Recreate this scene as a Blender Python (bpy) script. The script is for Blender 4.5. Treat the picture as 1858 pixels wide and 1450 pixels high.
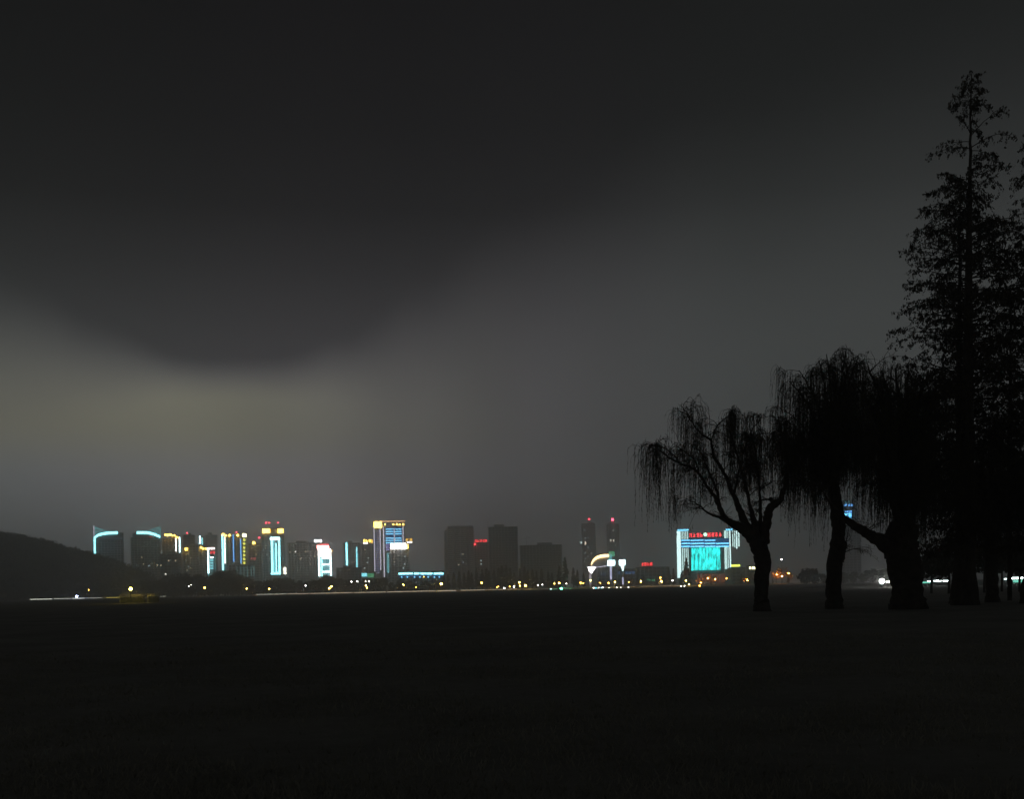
import bpy, math, random
import numpy as np
from mathutils import Vector, Matrix

for o in list(bpy.data.objects):
    bpy.data.objects.remove(o)
sc = bpy.context.scene
C = sc.collection
R = math.radians

# ------------------------------------------------------------------ camera
F, CX, CY, SH = 1850.0, 929.0, 725.0, 343.0      # photograph pixels (1858 x 1450)
RHO = R(1.2)                                     # the camera was held slightly rolled
EYE = Vector((0, 0, 1.6))
RT = Vector((math.cos(RHO), 0, -math.sin(RHO)))
UP = Vector((math.sin(RHO), 0, math.cos(RHO)))
FW = Vector((0, 1, 0))
cd = bpy.data.cameras.new('camera')
cam = bpy.data.objects.new('camera', cd)
C.objects.link(cam)
cd.sensor_fit = 'HORIZONTAL'
cd.sensor_width = 36
cd.lens = 36 * F / 1858
cd.shift_y = SH / 1858
cd.clip_start = 0.1
cd.clip_end = 12000
m = Matrix((RT, UP, -FW)).transposed().to_4x4()
m.translation = EYE
cam.matrix_world = m
sc.camera = cam


def ray(x, y):
    return FW + RT * ((x - CX) / F) + UP * ((CY - y + SH) / F)


def at(x, y, D):
    """Point on the pixel's ray at depth D metres in front of the camera."""
    return EYE + ray(x, y) * D


# ------------------------------------------------------------------ render, exposure
sc.render.engine = 'CYCLES'
cy = sc.cycles
cy.use_denoising = True
cy.max_bounces = 4
cy.diffuse_bounces = 2
cy.glossy_bounces = 2
cy.transmission_bounces = 2
cy.transparent_max_bounces = 8
cy.volume_bounces = 3
cy.sample_clamp_indirect = 1.0
cy.caustics_reflective = False
cy.caustics_refractive = False
cy.use_light_tree = True
vs = sc.view_settings
vs.view_transform = 'Standard'
vs.look = 'None'
vs.exposure = 0
vs.gamma = 1
vs.use_curve_mapping = False

# ------------------------------------------------------------------ world: overcast night sky lit from below by the city
w = bpy.data.worlds.new('World')
sc.world = w
w.use_nodes = True
nt = w.node_tree
nt.nodes.clear()


class N:
    def __init__(s, nt):
        s.t = nt

    def new(s, kind, **kw):
        n = s.t.nodes.new(kind)
        for k, v in kw.items():
            setattr(n, k, v)
        return n

    def put(s, sock, v):
        if hasattr(v, 'is_output'):
            s.t.links.new(v, sock)
        else:
            sock.default_value = v

    def m(s, op, a, b=None, c=None, clamp=False):
        n = s.new('ShaderNodeMath', operation=op, use_clamp=clamp)
        for i, v in enumerate((a, b, c)):
            if v is not None:
                s.put(n.inputs[i], v)
        return n.outputs[0]

    def mr(s, v, a, b, c, d, kind='SMOOTHSTEP'):
        n = s.new('ShaderNodeMapRange', interpolation_type=kind)
        for i, q in enumerate((v, a, b, c, d)):
            s.put(n.inputs[i], q)
        return n.outputs[0]

    def ramp(s, v, stops, interp='EASE'):
        n = s.new('ShaderNodeValToRGB')
        n.color_ramp.interpolation = interp
        el = n.color_ramp.elements
        while len(el) < len(stops):
            el.new(0.5)
        for e, (p, c) in zip(el, stops):
            e.position = p
            e.color = (c, c, c, 1) if not isinstance(c, tuple) else (*c, 1)
        s.put(n.inputs[0], v)
        return n.outputs[0]

    def mix(s, f, a, b, kind='MIX'):
        n = s.new('ShaderNodeMix', data_type='RGBA', blend_type=kind)
        s.put(n.inputs[0], f)
        s.put(n.inputs[6], a)
        s.put(n.inputs[7], b)
        return n.outputs[2]

    def noise(s, vec, scale, detail=3, rough=.5):
        n = s.new('ShaderNodeTexNoise')
        if vec is not None:
            s.put(n.inputs['Vector'], vec)
        n.inputs['Scale'].default_value = scale
        n.inputs['Detail'].default_value = detail
        n.inputs['Roughness'].default_value = rough
        return n.outputs[0]


n = N(nt)
tc = n.new('ShaderNodeTexCoord')
sep = n.new('ShaderNodeSeparateXYZ')
nt.links.new(tc.outputs['Generated'], sep.inputs[0])
X, Y, Z = sep.outputs
az = n.m('ARCTAN2', X, Y)
hyp = n.m('SQRT', n.m('ADD', n.m('MULTIPLY', X, X), n.m('MULTIPLY_ADD', Y, Y, 1e-4)))
el = n.m('MAXIMUM', n.m('DIVIDE', Z, hyp), 0.0)            # tangent of the elevation
nz = n.m('SUBTRACT', n.noise(tc.outputs['Generated'], 3.0, 4, .55), .5)
nz2 = n.m('SUBTRACT', n.noise(tc.outputs['Generated'], 9.0, 3, .5), .5)


def A(pairs, interp='EASE'):
    """A value that changes with azimuth (radians, 0 = view axis)."""
    return n.ramp(n.m('DIVIDE', n.m('ADD', az, math.pi), 2 * math.pi),
                  [((a + math.pi) / (2 * math.pi), v) for a, v in pairs], interp)


edge = A([(-.52, .214), (-.44, .208), (-.37, .202), (-.30, .198), (-.22, .204), (-.15, .215), (-.09, .224), (0, .238), (.2, .28), (.5, .31)])
width = A([(-.52, .095), (-.44, .080), (-.38, .050), (-.31, .024), (-.22, .025), (-.15, .042), (-.09, .085), (0, .14), (.2, .21), (.5, .25)])
e2 = n.m('ADD', edge, n.m('MULTIPLY', nz, .02))
below = n.mr(n.m('SUBTRACT', el, e2), n.m('MULTIPLY', width, -1), width, 1, 0)
glow = A([(-1.4, .12), (-.5, .170), (-.32, .198), (-.20, .175), (-.10, .132), (0, .099), (.12, .074), (.3, .058), (.6, .054), (1.4, .08)])
low = n.mr(el, 0.0, .20, .92, 1.0)
glow = n.m('MULTIPLY', glow, n.m('MAXIMUM', low, A([(-.3, .0), (-.1, .9), (.1, 1.0), (.5, .98)])))
dark = n.m('MULTIPLY', n.ramp(el, [(0, .075), (.19, .056), (.24, .044), (.31, .0255), (.37, .0138), (.45, .0098), (.58, .0076), (1, .0072)], 'LINEAR'),
           A([(-.6, .76), (-.4, .88), (-.15, 1.0), (.1, 1.16), (.3, 1.30), (.6, 1.25)]))
lum = n.m('ADD', n.m('MULTIPLY', below, glow), n.m('MULTIPLY', n.m('SUBTRACT', 1.0, below), dark))
lum = n.m('MULTIPLY', lum, n.m('ADD', 1.0, n.m('ADD', n.m('MULTIPLY', nz, .16), n.m('MULTIPLY', nz2, .10))))
warm = n.m('MULTIPLY', n.mr(el, .10, .16, 0, 1), n.m('MULTIPLY', below, A([(-.7, .8), (-.3, 1), (-.05, .45), (.05, .1), (.2, 0)])))
tint = n.mix(A([(-.5, 0.95), (-.38, 0.5), (-.2, 0), (.0, .1), (.25, 1), (.6, 1)]), (1.0, .965, 1.045, 1), (.945, 1.01, 1.0, 1))
tint = n.mix(warm, tint, (1.0, .975, .76, 1))
col = n.mix(1.0, tint, lum, 'MULTIPLY')
bg = n.new('ShaderNodeBackground')
nt.links.new(col, bg.inputs[0])
bg.inputs[1].default_value = 1.0
wo = n.new('ShaderNodeOutputWorld')
nt.links.new(bg.outputs[0], wo.inputs[0])


# ------------------------------------------------------------------ materials
MATS = {}


def mat(name, col, rough=.8, var=.25, scale=1.0, bump=0.0, col2=None, spec=.3):
    if name in MATS:
        return MATS[name]
    mt = bpy.data.materials.new(name)
    mt.use_nodes = True
    t = mt.node_tree
    q = N(t)
    b = t.nodes['Principled BSDF']
    tcn = q.new('ShaderNodeTexCoord')
    f = q.noise(tcn.outputs['Object'], scale, 5, .6)
    f = q.mr(f, .3, .7, 0, 1, 'LINEAR')
    c1 = tuple(c * (1 - var) for c in col)
    c2 = col2 or tuple(min(1, c * (1 + var)) for c in col)
    t.links.new(q.mix(f, (*c1, 1), (*c2, 1)), b.inputs['Base Color'])
    b.inputs['Roughness'].default_value = rough
    b.inputs['Specular IOR Level'].default_value = spec
    if bump:
        bn = q.new('ShaderNodeBump')
        bn.inputs['Strength'].default_value = bump
        bn.inputs['Distance'].default_value = .05
        t.links.new(q.noise(tcn.outputs['Object'], scale * 6, 6, .65), bn.inputs['Height'])
        t.links.new(bn.outputs[0], b.inputs['Normal'])
    MATS[name] = mt
    return mt


GAIN = 2.4


def glowm(name, col, k, streak=None):
    """A lamp, tube, lit panel or light wash painted as glow: gives off light."""
    if name in MATS:
        return MATS[name]
    mt = bpy.data.materials.new(name)
    mt.use_nodes = True
    t = mt.node_tree
    t.nodes.clear()
    q = N(t)
    k *= GAIN
    e = q.new('ShaderNodeEmission')
    e.inputs[0].default_value = (*col, 1)
    tcn = q.new('ShaderNodeTexCoord')
    if streak:
        mp = q.new('ShaderNodeMapping')
        mp.inputs['Scale'].default_value = streak
        t.links.new(tcn.outputs['Object'], mp.inputs[0])
        f = q.noise(mp.outputs[0], 1.0, 3, .6)
        t.links.new(q.mr(f, .36, .66, k * .25, k * 1.4), e.inputs[1])
    else:
        e.inputs[1].default_value = k
    o = q.new('ShaderNodeOutputMaterial')
    t.links.new(e.outputs[0], o.inputs[0])
    MATS[name] = mt
    return mt


M_CON = mat('concrete', (.40, .39, .40), .85, .22, .08)
M_CON2 = mat('pale_concrete', (.52, .51, .53), .85, .2, .08)
M_CON3 = mat('dark_cladding', (.19, .19, .205), .7, .2, .1)
M_CON4 = mat('brown_cladding', (.33, .28, .25), .8, .2, .1)
M_GLS = mat('dark_glass', (.03, .035, .04), .25, .3, .2, spec=.5)
M_STL = mat('grey_steel', (.25, .25, .26), .5, .2, .5)
M_POST = mat('dark_post_paint', (.06, .065, .07), .5, .2, 3)
M_STONE = mat('shore_stone', (.34, .33, .30), .9, .25, .6, .4)
M_PAVE = mat('paving', (.22, .215, .21), .9, .2, .4, .2)
M_BARK = mat('bark', (.045, .038, .03), .95, .45, 3.0, .9)
M_WIL = mat('willow_leaf', (.050, .055, .028), .8, .4, 1.5)
M_NDL = mat('redwood_leaf', (.045, .038, .024), .85, .4, 1.2)
M_FARL = mat('shore_leaf', (.060, .062, .035), .85, .4, .3)
M_HILL = mat('hill_soil', (.04, .04, .028), .95, .3, .05)
M_GRASS = mat('grass_blade', (.27, .255, .21), .9, .3, .7)
M_FLAME = mat('orange_glow_leaf', (.52, .30, .09), .85, .35, .4)  # orange light on the crowns is partly put into this leaf colour

CYAN = glowm('cyan_neon', (.30, .93, 1.0), 2.3)
CYAN2 = glowm('cyan_neon_soft', (.22, .72, .80), 1.0)
TEAL = glowm('teal_lattice_light', (.12, .42, .44), .55)
TEALD = glowm('teal_wash_dim', (.06, .17, .18), .5)
WHT = glowm('white_tube', (1, .97, .93), 2.3)
WHTS = glowm('white_floodlit', (1, .95, .86), 5.0)
WCYAN = glowm('white_cyan_box', (.62, .97, 1), 3.4)
PALE = glowm('pale_line_light', (.62, .60, .74), .75)
BLUE = glowm('blue_tube', (.13, .42, .95), 1.25)
BLUEB = glowm('blue_panel', (.07, .45, .95), .95)
BLUED = glowm('blue_wash_dim', (.015, .12, .36), .26)
SKYB = glowm('sky_blue_bar', (.16, .62, 1.0), 1.35)
YEL = glowm('yellow_flood', (1, .62, .09), 6.5)
YELS = glowm('yellow_soft', (1, .55, .08), 1.2)
YGRN = glowm('yellow_green_disc', (.80, .80, .10), 1.0)
RED = glowm('red_sign', (1, .05, .06), 2.0)
REDD = glowm('red_sign_dim', (.8, .10, .12), .6)
REDW = glowm('red_white_flood', (1, .32, .30), 5.0)
REDL = glowm('red_warning', (1, .06, .10), 4.0)
GRN = glowm('green_wash', (.10, .55, .25), .3)
REDB = glowm('red_sign_wash', (.5, .02, .03), .03)
GOLD = glowm('gold_band', (1, .66, .28), 2.6)
LEDP = glowm('led_screen', (.02, .95, .86), .95, (.42, .42, .10))
AMB = glowm('amber_lamp', (1, .56, .09), 34)
AMBO = glowm('orange_lamp', (1, .42, .06), 20)
LWHT = glowm('white_lamp', (1, .95, .86), 14)
LBLU = glowm('blue_white_lamp', (.5, .6, 1), 50)
LGRN = glowm('green_lamp', (.10, 1, .50), 24)
LCYN = glowm('cyan_lamp', (.5, .95, 1), 16)
STAR = glowm('glare_lamp', (1, .98, .92), 150)
WIN1 = glowm('window_warm', (1, .80, .50), .28)
WIN2 = glowm('window_cool', (.75, .95, 1), .30)
WIN3 = glowm('window_bright', (1, .95, .80), .9)
LINE = glowm('wall_glow_line', (1, .86, .62), .30)  # glow standing for light that falls along the shore wall
LINEW = glowm('wall_glow_line_white', (.95, 1, .84), .55)
LINEY = glowm('wall_glow_line_yellow', (1, .84, .18), .60)


# ------------------------------------------------------------------ mesh helpers
class MB:
    def __init__(s):
        s.v, s.q, s.n = [], [], 0

    def add(s, v, q):
        v = np.asarray(v, float).reshape(-1, 3)
        s.v.append(v)
        s.q.append(np.asarray(q, int).reshape(-1, 4) + s.n)
        s.n += len(v)

    def box(s, x0, x1, y0, y1, z0, z1):
        s.add([(x0, y0, z0), (x1, y0, z0), (x1, y1, z0), (x0, y1, z0), (x0, y0, z1), (x1, y0, z1), (x1, y1, z1), (x0, y1, z1)],
              [(0, 3, 2, 1), (4, 5, 6, 7), (0, 1, 5, 4), (1, 2, 6, 5), (2, 3, 7, 6), (3, 0, 4, 7)])

    def tube(s, pts, rad, k=6, cap=True, wob=0.0, rng=None):
        pts = np.asarray(pts, float)
        rad = np.asarray(rad, float)
        nP = len(pts)
        tg = np.gradient(pts, axis=0)
        tg /= np.linalg.norm(tg, axis=1)[:, None] + 1e-9
        ref = np.array([0, 1, 0]) if abs(tg[0][1]) < .9 else np.array([1, 0, 0])
        u = np.cross(tg, ref)
        u /= np.linalg.norm(u, axis=1)[:, None] + 1e-9
        v = np.cross(tg, u)
        a = np.arange(k) * 2 * np.pi / k
        rr = rad[:, None] * np.ones((1, k))
        if wob and rng is not None:
            rr = rr * (1 + wob * (rng.random((nP, k)) - .5))
        ring = pts[:, None, :] + rr[:, :, None] * (np.cos(a)[None, :, None] * u[:, None, :] + np.sin(a)[None, :, None] * v[:, None, :])
        i = np.arange(nP - 1)[:, None] * k
        j = np.arange(k)[None, :]
        j2 = (j + 1) % k
        q = np.stack([i + j, i + j2, i + k + j2, i + k + j], -1).reshape(-1, 4)
        s.add(ring.reshape(-1, 3), q)
        if cap and k == 4:
            b = s.n - len(ring.reshape(-1, 3))
            s.q.append(np.array([[b, b + 1, b + 2, b + 3], [s.n - 4, s.n - 1, s.n - 2, s.n - 3]]))
        elif cap:
            for off in (0, (nP - 1) * k):
                b = s.n
                c = pts[0] if off == 0 else pts[-1]
                rg = ring[0] if off == 0 else ring[-1]
                s.add(np.vstack([rg, c[None]]), [(k, jj, (jj + 1) % k, k) for jj in range(k)])

    def quads(s, c, u, v):
        """n small faces: centres c, half axes u, v (n,3)."""
        n_ = len(c)
        vv = np.stack([c - u - v, c + u - v, c + u + v, c - u + v], 1).reshape(-1, 3)
        s.add(vv, np.arange(n_ * 4).reshape(-1, 4))

    def mesh(s, name, material, smooth=False):
        me = bpy.data.meshes.new(name)
        v = np.vstack(s.v)
        q = np.vstack(s.q)
        tri = q[:, 0] == q[:, 3]
        quads, tris = q[~tri], q[tri][:, :3]
        me.vertices.add(len(v))
        me.vertices.foreach_set('co', v.ravel())
        loops = np.concatenate([quads.ravel(), tris.ravel()])
        me.loops.add(len(loops))
        me.loops.foreach_set('vertex_index', loops.astype(np.int32))
        starts = np.concatenate([np.arange(len(quads)) * 4, len(quads) * 4 + np.arange(len(tris)) * 3])
        me.polygons.add(len(starts))
        me.polygons.foreach_set('loop_start', starts.astype(np.int32))
        me.update(calc_edges=True)
        me.validate()
        if smooth:
            me.polygons.foreach_set('use_smooth', np.ones(len(me.polygons), bool))
        me.materials.append(material)
        return me

    def build(s, name, material, parent=None, smooth=False, kind=None):
        o = bpy.data.objects.new(name, s.mesh(name, material, smooth))
        C.objects.link(o)
        o.parent = parent
        if kind:
            o['kind'] = kind
        return o


def tag(o, label, cat, group=None):
    o['label'] = label
    o['category'] = cat
    if group:
        o['group'] = group
    return o


def empty(name, loc, rz=0.0):
    o = bpy.data.objects.new(name, None)
    o.empty_display_size = .5
    C.objects.link(o)
    o.location = loc
    o.rotation_euler = (0, 0, rz)
    return o


def copy_tree(o, parent=None):
    c = o.copy()
    C.objects.link(c)
    c.parent = parent
    for ch in list(o.children):
        copy_tree(ch, c)
    return c


def spline(pts, step=4):
    """Catmull-Rom through the points (any number of columns)."""
    p = np.asarray(pts, float)
    p = np.vstack([2 * p[0] - p[1], p, 2 * p[-1] - p[-2]])
    out = []
    for i in range(1, len(p) - 2):
        for t in np.arange(step) / step:
            a, b, c, d = p[i - 1], p[i], p[i + 1], p[i + 2]
            out.append(.5 * ((2 * b) + (c - a) * t + (2 * a - 5 * b + 4 * c - d) * t * t + (3 * b - a - 3 * c + d) * t ** 3))
    out.append(p[-2])
    return np.array(out)


ORD = ['first', 'second', 'third', 'fourth', 'fifth', 'sixth', 'seventh', 'eighth', 'ninth', 'tenth', 'eleventh', 'twelfth',
       'thirteenth', 'fourteenth', 'fifteenth', 'sixteenth', 'seventeenth', 'eighteenth', 'nineteenth']
TENS = {2: 'twent', 3: 'thirt', 4: 'fort', 5: 'fift', 6: 'sixt', 7: 'sevent'}


def ordinal(i):
    if i < 20:
        return ORD[i - 1]
    t, u = divmod(i, 10)
    return TENS[t] + ('ieth' if u == 0 else 'y-' + ORD[u - 1])


# ------------------------------------------------------------------ ground
g = MB()
g.add([(-2600, -120, 0), (2600, -120, 0), (2600, 2700, 0), (-2600, 2700, 0)], [(0, 1, 2, 3)])
lm = bpy.data.materials.new('dry_winter_lawn')
lm.use_nodes = True
t_ = lm.node_tree
q_ = N(t_)
b_ = t_.nodes['Principled BSDF']
tcg = q_.new('ShaderNodeTexCoord')
f1 = q_.noise(tcg.outputs['Object'], .22, 5, .6)
f2 = q_.noise(tcg.outputs['Object'], 2.6, 6, .7)
f3 = q_.noise(tcg.outputs['Object'], 38.0, 3, .6)
ff = q_.m('ADD', q_.m('MULTIPLY', f1, .5), q_.m('ADD', q_.m('MULTIPLY', f2, .3), q_.m('MULTIPLY', f3, .2)))
t_.links.new(q_.ramp(ff, [(.36, (.20, .195, .175)), (.5, (.275, .265, .24)), (.64, (.35, .335, .30))], 'LINEAR'), b_.inputs['Base Color'])
b_.inputs['Roughness'].default_value = .95
b_.inputs['Specular IOR Level'].default_value = .1
bn_ = q_.new('ShaderNodeBump')
bn_.inputs['Strength'].default_value = .6
bn_.inputs['Distance'].default_value = .04
t_.links.new(q_.noise(tcg.outputs['Object'], 14.0, 6, .7), bn_.inputs['Height'])
t_.links.new(bn_.outputs[0], b_.inputs['Normal'])
g.build('lawn', lm, kind='structure')

rng = np.random.default_rng(11)
# short tufts on the part of the lawn that is near enough to show blades
NB = 70000
dist = 7.0 + 26 * rng.random(NB) ** 1.5
ang = (rng.random(NB) - .5) * 1.15
bx, by = dist * np.sin(ang), dist * np.cos(ang)
keep = (np.sin(bx * 1.3 + 2 * np.sin(by * .7)) + np.sin(by * 1.1 + 1.7 * np.sin(bx * .6)) + rng.normal(0, .8, NB)) > -.4
bx, by = bx[keep], by[keep]
k_ = len(bx)
h = rng.uniform(.025, .075, k_)
th = rng.random(k_) * 2 * np.pi
wd = rng.uniform(.003, .006, k_) * (1 + dist[keep] * .06)
lean = rng.normal(0, .03, (k_, 2))
base = np.stack([bx, by, np.zeros(k_)], 1)
side = np.stack([np.cos(th) * wd, np.sin(th) * wd, np.zeros(k_)], 1)
tip = base + np.stack([lean[:, 0], lean[:, 1], h], 1)
mb = MB()
vv = np.stack([base - side, base + side, tip + side * .2, tip - side * .2], 1).reshape(-1, 3)
mb.add(vv, np.arange(k_ * 4).reshape(-1, 4))
go = mb.build('grass', M_GRASS, kind='stuff')
tag(go, 'short dry grass blades on the dark foreground lawn', 'grass')

# promenade along the far edge of the field
mb = MB()
mb.box(-720, 760, 884.6, 912, 0, .14)
mb.build('promenade', M_PAVE, kind='structure')
mb = MB()
mb.box(-900, 900, 916, 934, 0, .06)
mb.build('shore_road', mat('asphalt', (.05, .05, .052), .9, .2, .5, .2), kind='structure')

# ------------------------------------------------------------------ embankment walls on the far edge, with glowing strips painted in for light on the wall
SHORE = 884.0


def shore_x(x):
    r = ray(x, 1068 - (x - CX) * math.tan(RHO))
    return r.x / r.y * SHORE


def wall_run(x0, x1, label, pieces, group=None):
    X0, X1 = shore_x(x0), shore_x(x1)
    r = empty('embankment_wall', ((X0 + X1) / 2, SHORE, 0))
    tag(r, label, 'wall', group)
    cxm = (X0 + X1) / 2
    b = MB()
    b.box(X0 - cxm, X1 - cxm, -.3, .3, 0, 1.0)
    b.build('wall_body', M_STONE, r)
    b = MB()
    b.box(X0 - cxm - .1, X1 - cxm + .1, -.42, .42, 1.003, 1.2)
    b.build('coping', M_STONE, r)
    for a, c, mt, hh in pieces:
        b = MB()
        b.box(shore_x(a) - cxm, shore_x(c) - cxm, -.50, -.425, .80 - hh, .98)
        b.build('glow_line', mt, r)
    k = int((X1 - X0) / 12)
    for i in range(k + 1):
        b = MB()
        xx = X0 - cxm + (X1 - X0) * i / max(k, 1)
        b.box(xx - .35, xx + .35, -.41, .41, 0, 1.55)
        b.build('pier', M_STONE, r)
    return r


wall_run(40, 300, 'low stone embankment wall with pale painted light line below the dark hill',
         [(55, 95, LINEW, .35), (98, 128, LINEW, .1), (131, 154, LINEW, .25), (158, 186, LINEW, -.05),
          (193, 216, LINEY, 0), (291, 303, LINEW, -.1)])
wall_run(462, 830, 'long stone embankment wall with thin warm light line below the neon towers',
         [(465, 520, LINEW, 0), (522, 560, LINE, .2), (562, 640, LINE, .2), (643, 700, LINE, .3), (703, 790, LINE, .3), (793, 828, LINE, .4)])
wall_run(834, 1010, 'stone embankment wall with faint light line in front of the row of pointed trees',
         [(836, 880, LINE, .2), (882, 916, LINE, .0), (920, 936, LINE, -.05)])
wall_run(1014, 1500, 'dim stone embankment wall below the cyan screen building',
         [(1160, 1240, LINE, -.1), (1440, 1496, LINE, -.12)])


# ------------------------------------------------------------------ buildings
class Bld:
    """A far building turned to face the viewer; parts are placed where a pixel's ray meets its front."""

    def __init__(s, name, label, xc, D, yaw=0.0, cat='building', group=None):
        r = ray(xc, 1068 - (xc - CX) * math.tan(RHO))
        d = Vector((r.x, r.y, 0)).normalized()
        s.D = D
        s.base = d * D
        a = R(yaw)
        s.f = Vector((d.x * math.cos(a) - d.y * math.sin(a), d.x * math.sin(a) + d.y * math.cos(a), 0))
        s.r = Vector((s.f.y, -s.f.x, 0))
        s.root = empty(name, s.base, math.atan2(s.r.y, s.r.x))
        tag(s.root, label, cat, group)
        s.rng = random.Random(hash((round(xc), D)) % 1000)

    def lp(s, x, y, off=0.0):
        r = ray(x, y)
        k = ((s.base + s.f * off - EYE).dot(s.f)) / r.dot(s.f)
        p = EYE + r * k
        return (p - s.base).dot(s.r), p.z

    def px(s, k):
        return k * s.D / F

    def rect(s, x0, y0, x1, y1, off=0.0):
        xm = (x0 + x1) / 2
        ym = (y0 + y1) / 2 if y1 is not None else y0
        X0 = s.lp(x0, ym, off)[0]
        X1 = s.lp(x1, ym, off)[0]
        Z1 = s.lp(xm, y0, off)[1]
        Z0 = 0.0 if y1 is None else s.lp(xm, y1, off)[1]
        return X0, X1, Z0, Z1

    def box(s, part, x0, y0, x1, y1, material, ya=-.9, yb=-.45, parent=None):
        X0, X1, Z0, Z1 = s.rect(x0, y0, x1, y1)
        b = MB()
        b.box(X0, X1, ya, yb, Z0, Z1)
        return b.build(part, material, parent or s.root)

    def body(s, x0, x1, ytop, depth=22, wall=M_CON, bay=4.2, storey=3.4, off=0.0, plant=True, part='wall', slab=True, pier=True, proud=.4):
        X0, X1, _, Z1 = s.rect(x0, ytop, x1, None)
        b = MB()
        b.box(X0 + .05, X1 - .05, off, off + depth, 0, Z1 - .4)
        b.build('glazing', M_GLS, s.root)
        b = MB()
        p = proud
        z = 0.0
        k = max(2, int(Z1 / storey))
        st = Z1 / k
        if slab:
            for i in range(1, k):
                b.box(X0 - p + .12, X1 + p - .12, off - p + .12, off + depth + p - .12, i * st - .75, i * st + .45)
        nb = max(2, int((X1 - X0) / bay))
        if pier:
            for i in range(nb + 1):
                xx = X0 + (X1 - X0) * i / nb
                hw = .55 if 0 < i < nb else 1.1
                b.box(max(xx - hw, X0 - p), min(xx + hw, X1 + p), off - p, off + .3, 0, Z1 - .6)
            nd = max(2, int(depth / bay))
            for i in range(nd + 1):
                yy = off + depth * i / nd
                b.box(X0 - p, X0 + .3, max(yy - .5, off - p + .02), yy + .5, 0, Z1 - .62)
                b.box(X1 - .3, X1 + p, max(yy - .5, off - p + .02), yy + .5, 0, Z1 - .62)
        b.box(X0 - p - .1, X1 + p + .1, off - p - .1, off + depth + p + .1, Z1 - .58, Z1)
        b.build(part, wall, s.root)
        if plant:
            wq = (X1 - X0)
            c = X0 + wq * s.rng.uniform(.35, .65)
            b = MB()
            b.box(c - wq * .18, c + wq * .18, off + depth * .3, off + depth * .7, Z1 + .003, Z1 + s.rng.uniform(2.5, 4.5))
            b.build('plant_room', wall, s.root)
        s.X0, s.X1, s.Z1, s.st, s.nb, s.off = X0, X1, Z1, st, nb, off
        return s

    def win(s, x, y, wpx=2.2, hpx=2.4, material=None, off=None):
        material = material or s.rng.choice([WIN1, WIN2, WIN1])
        X, Zc = s.lp(x, y)
        o = s.off if off is None else off
        b = MB()
        hw, hh = s.px(wpx) / 2, s.px(hpx) / 2
        b.box(X - hw, X + hw, o - .55, o - .42, Zc - hh, Zc + hh)
        wn = b.build('window', material, s.root)
        b = MB()
        b.box(X - hw - .2, X + hw + .2, o - .52, o - .40, Zc - hh - .35, Zc - hh - .01)
        b.build('sill', M_CON, wn)

    def wins(s, spots, material=None):
        for x, y in spots:
            s.win(x, y, material=material)

    def scatter(s, k, y0, y1, x0=None, x1=None):
        for _ in range(k):
            s.win(s.rng.uniform(x0, x1), s.rng.uniform(y0, y1), s.rng.uniform(1.2, 2.2), s.rng.uniform(1.2, 2.0))

    def v(s, x, y0, y1, wpx, material, part='neon_strip', dep=.45, base=None):
        """An upright light strip."""
        o = s.off if base is None else base
        return s.box(part, x - wpx / 2, y0, x + wpx / 2, y1, material, o - .45 - dep, o - .42)

    def h(s, x0, x1, y, hpx, material, part='neon_bar', dep=.5, base=None):
        o = s.off if base is None else base
        return s.box(part, x0, y - hpx / 2, x1, y + hpx / 2, material, o - .45 - dep, o - .42)

    def lamp(s, x, y, dpx, material, part='floodlight'):
        X, Zc = s.lp(x, y)
        b = MB()
        r = s.px(dpx) / 2
        b.tube([(X, s.off - .5 - r, Zc - r), (X, s.off - .5 - r, Zc - r * .6), (X, s.off - .5 - r, Zc + r * .6), (X, s.off - .5 - r, Zc + r)],
               [r * .55, r, r, r * .55], 8)
        o = b.build(part, material, s.root)
        b = MB()
        b.box(X - .15, X + .15, s.off - .5 - r, s.off + .1, Zc - r - .4, Zc - r + .1)
        b.build('bracket', M_STL, o)
        return o

    def mast_light(s, x, y, dpx, material, ybase, dy=4.0):
        X, Zc = s.lp(x, y, dy)
        Xb, Zb = s.lp(x, ybase, dy)
        b = MB()
        b.tube([(X, dy, Zb - .5), (X, dy, Zc)], [.28, .14], 5)
        mo = b.build('mast', M_STL, s.root)
        b = MB()
        r = s.px(dpx) / 2
        b.tube([(X, dy, Zc - r), (X, dy, Zc - .5 * r), (X, dy, Zc + .5 * r), (X, dy, Zc + r)], [r * .5, r, r, r * .4], 7)
        b.build('warning_light', material, mo)

    def mast(s, x, y, ybase, dy=5.0, r=.3):
        X, Zc = s.lp(x, y, dy)
        b = MB()
        b.tube([(X, dy, s.lp(x, ybase, dy)[1] - .5), (X, dy, Zc)], [r, r * .5], 5)
        b.build('mast', M_STL, s.root)

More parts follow.
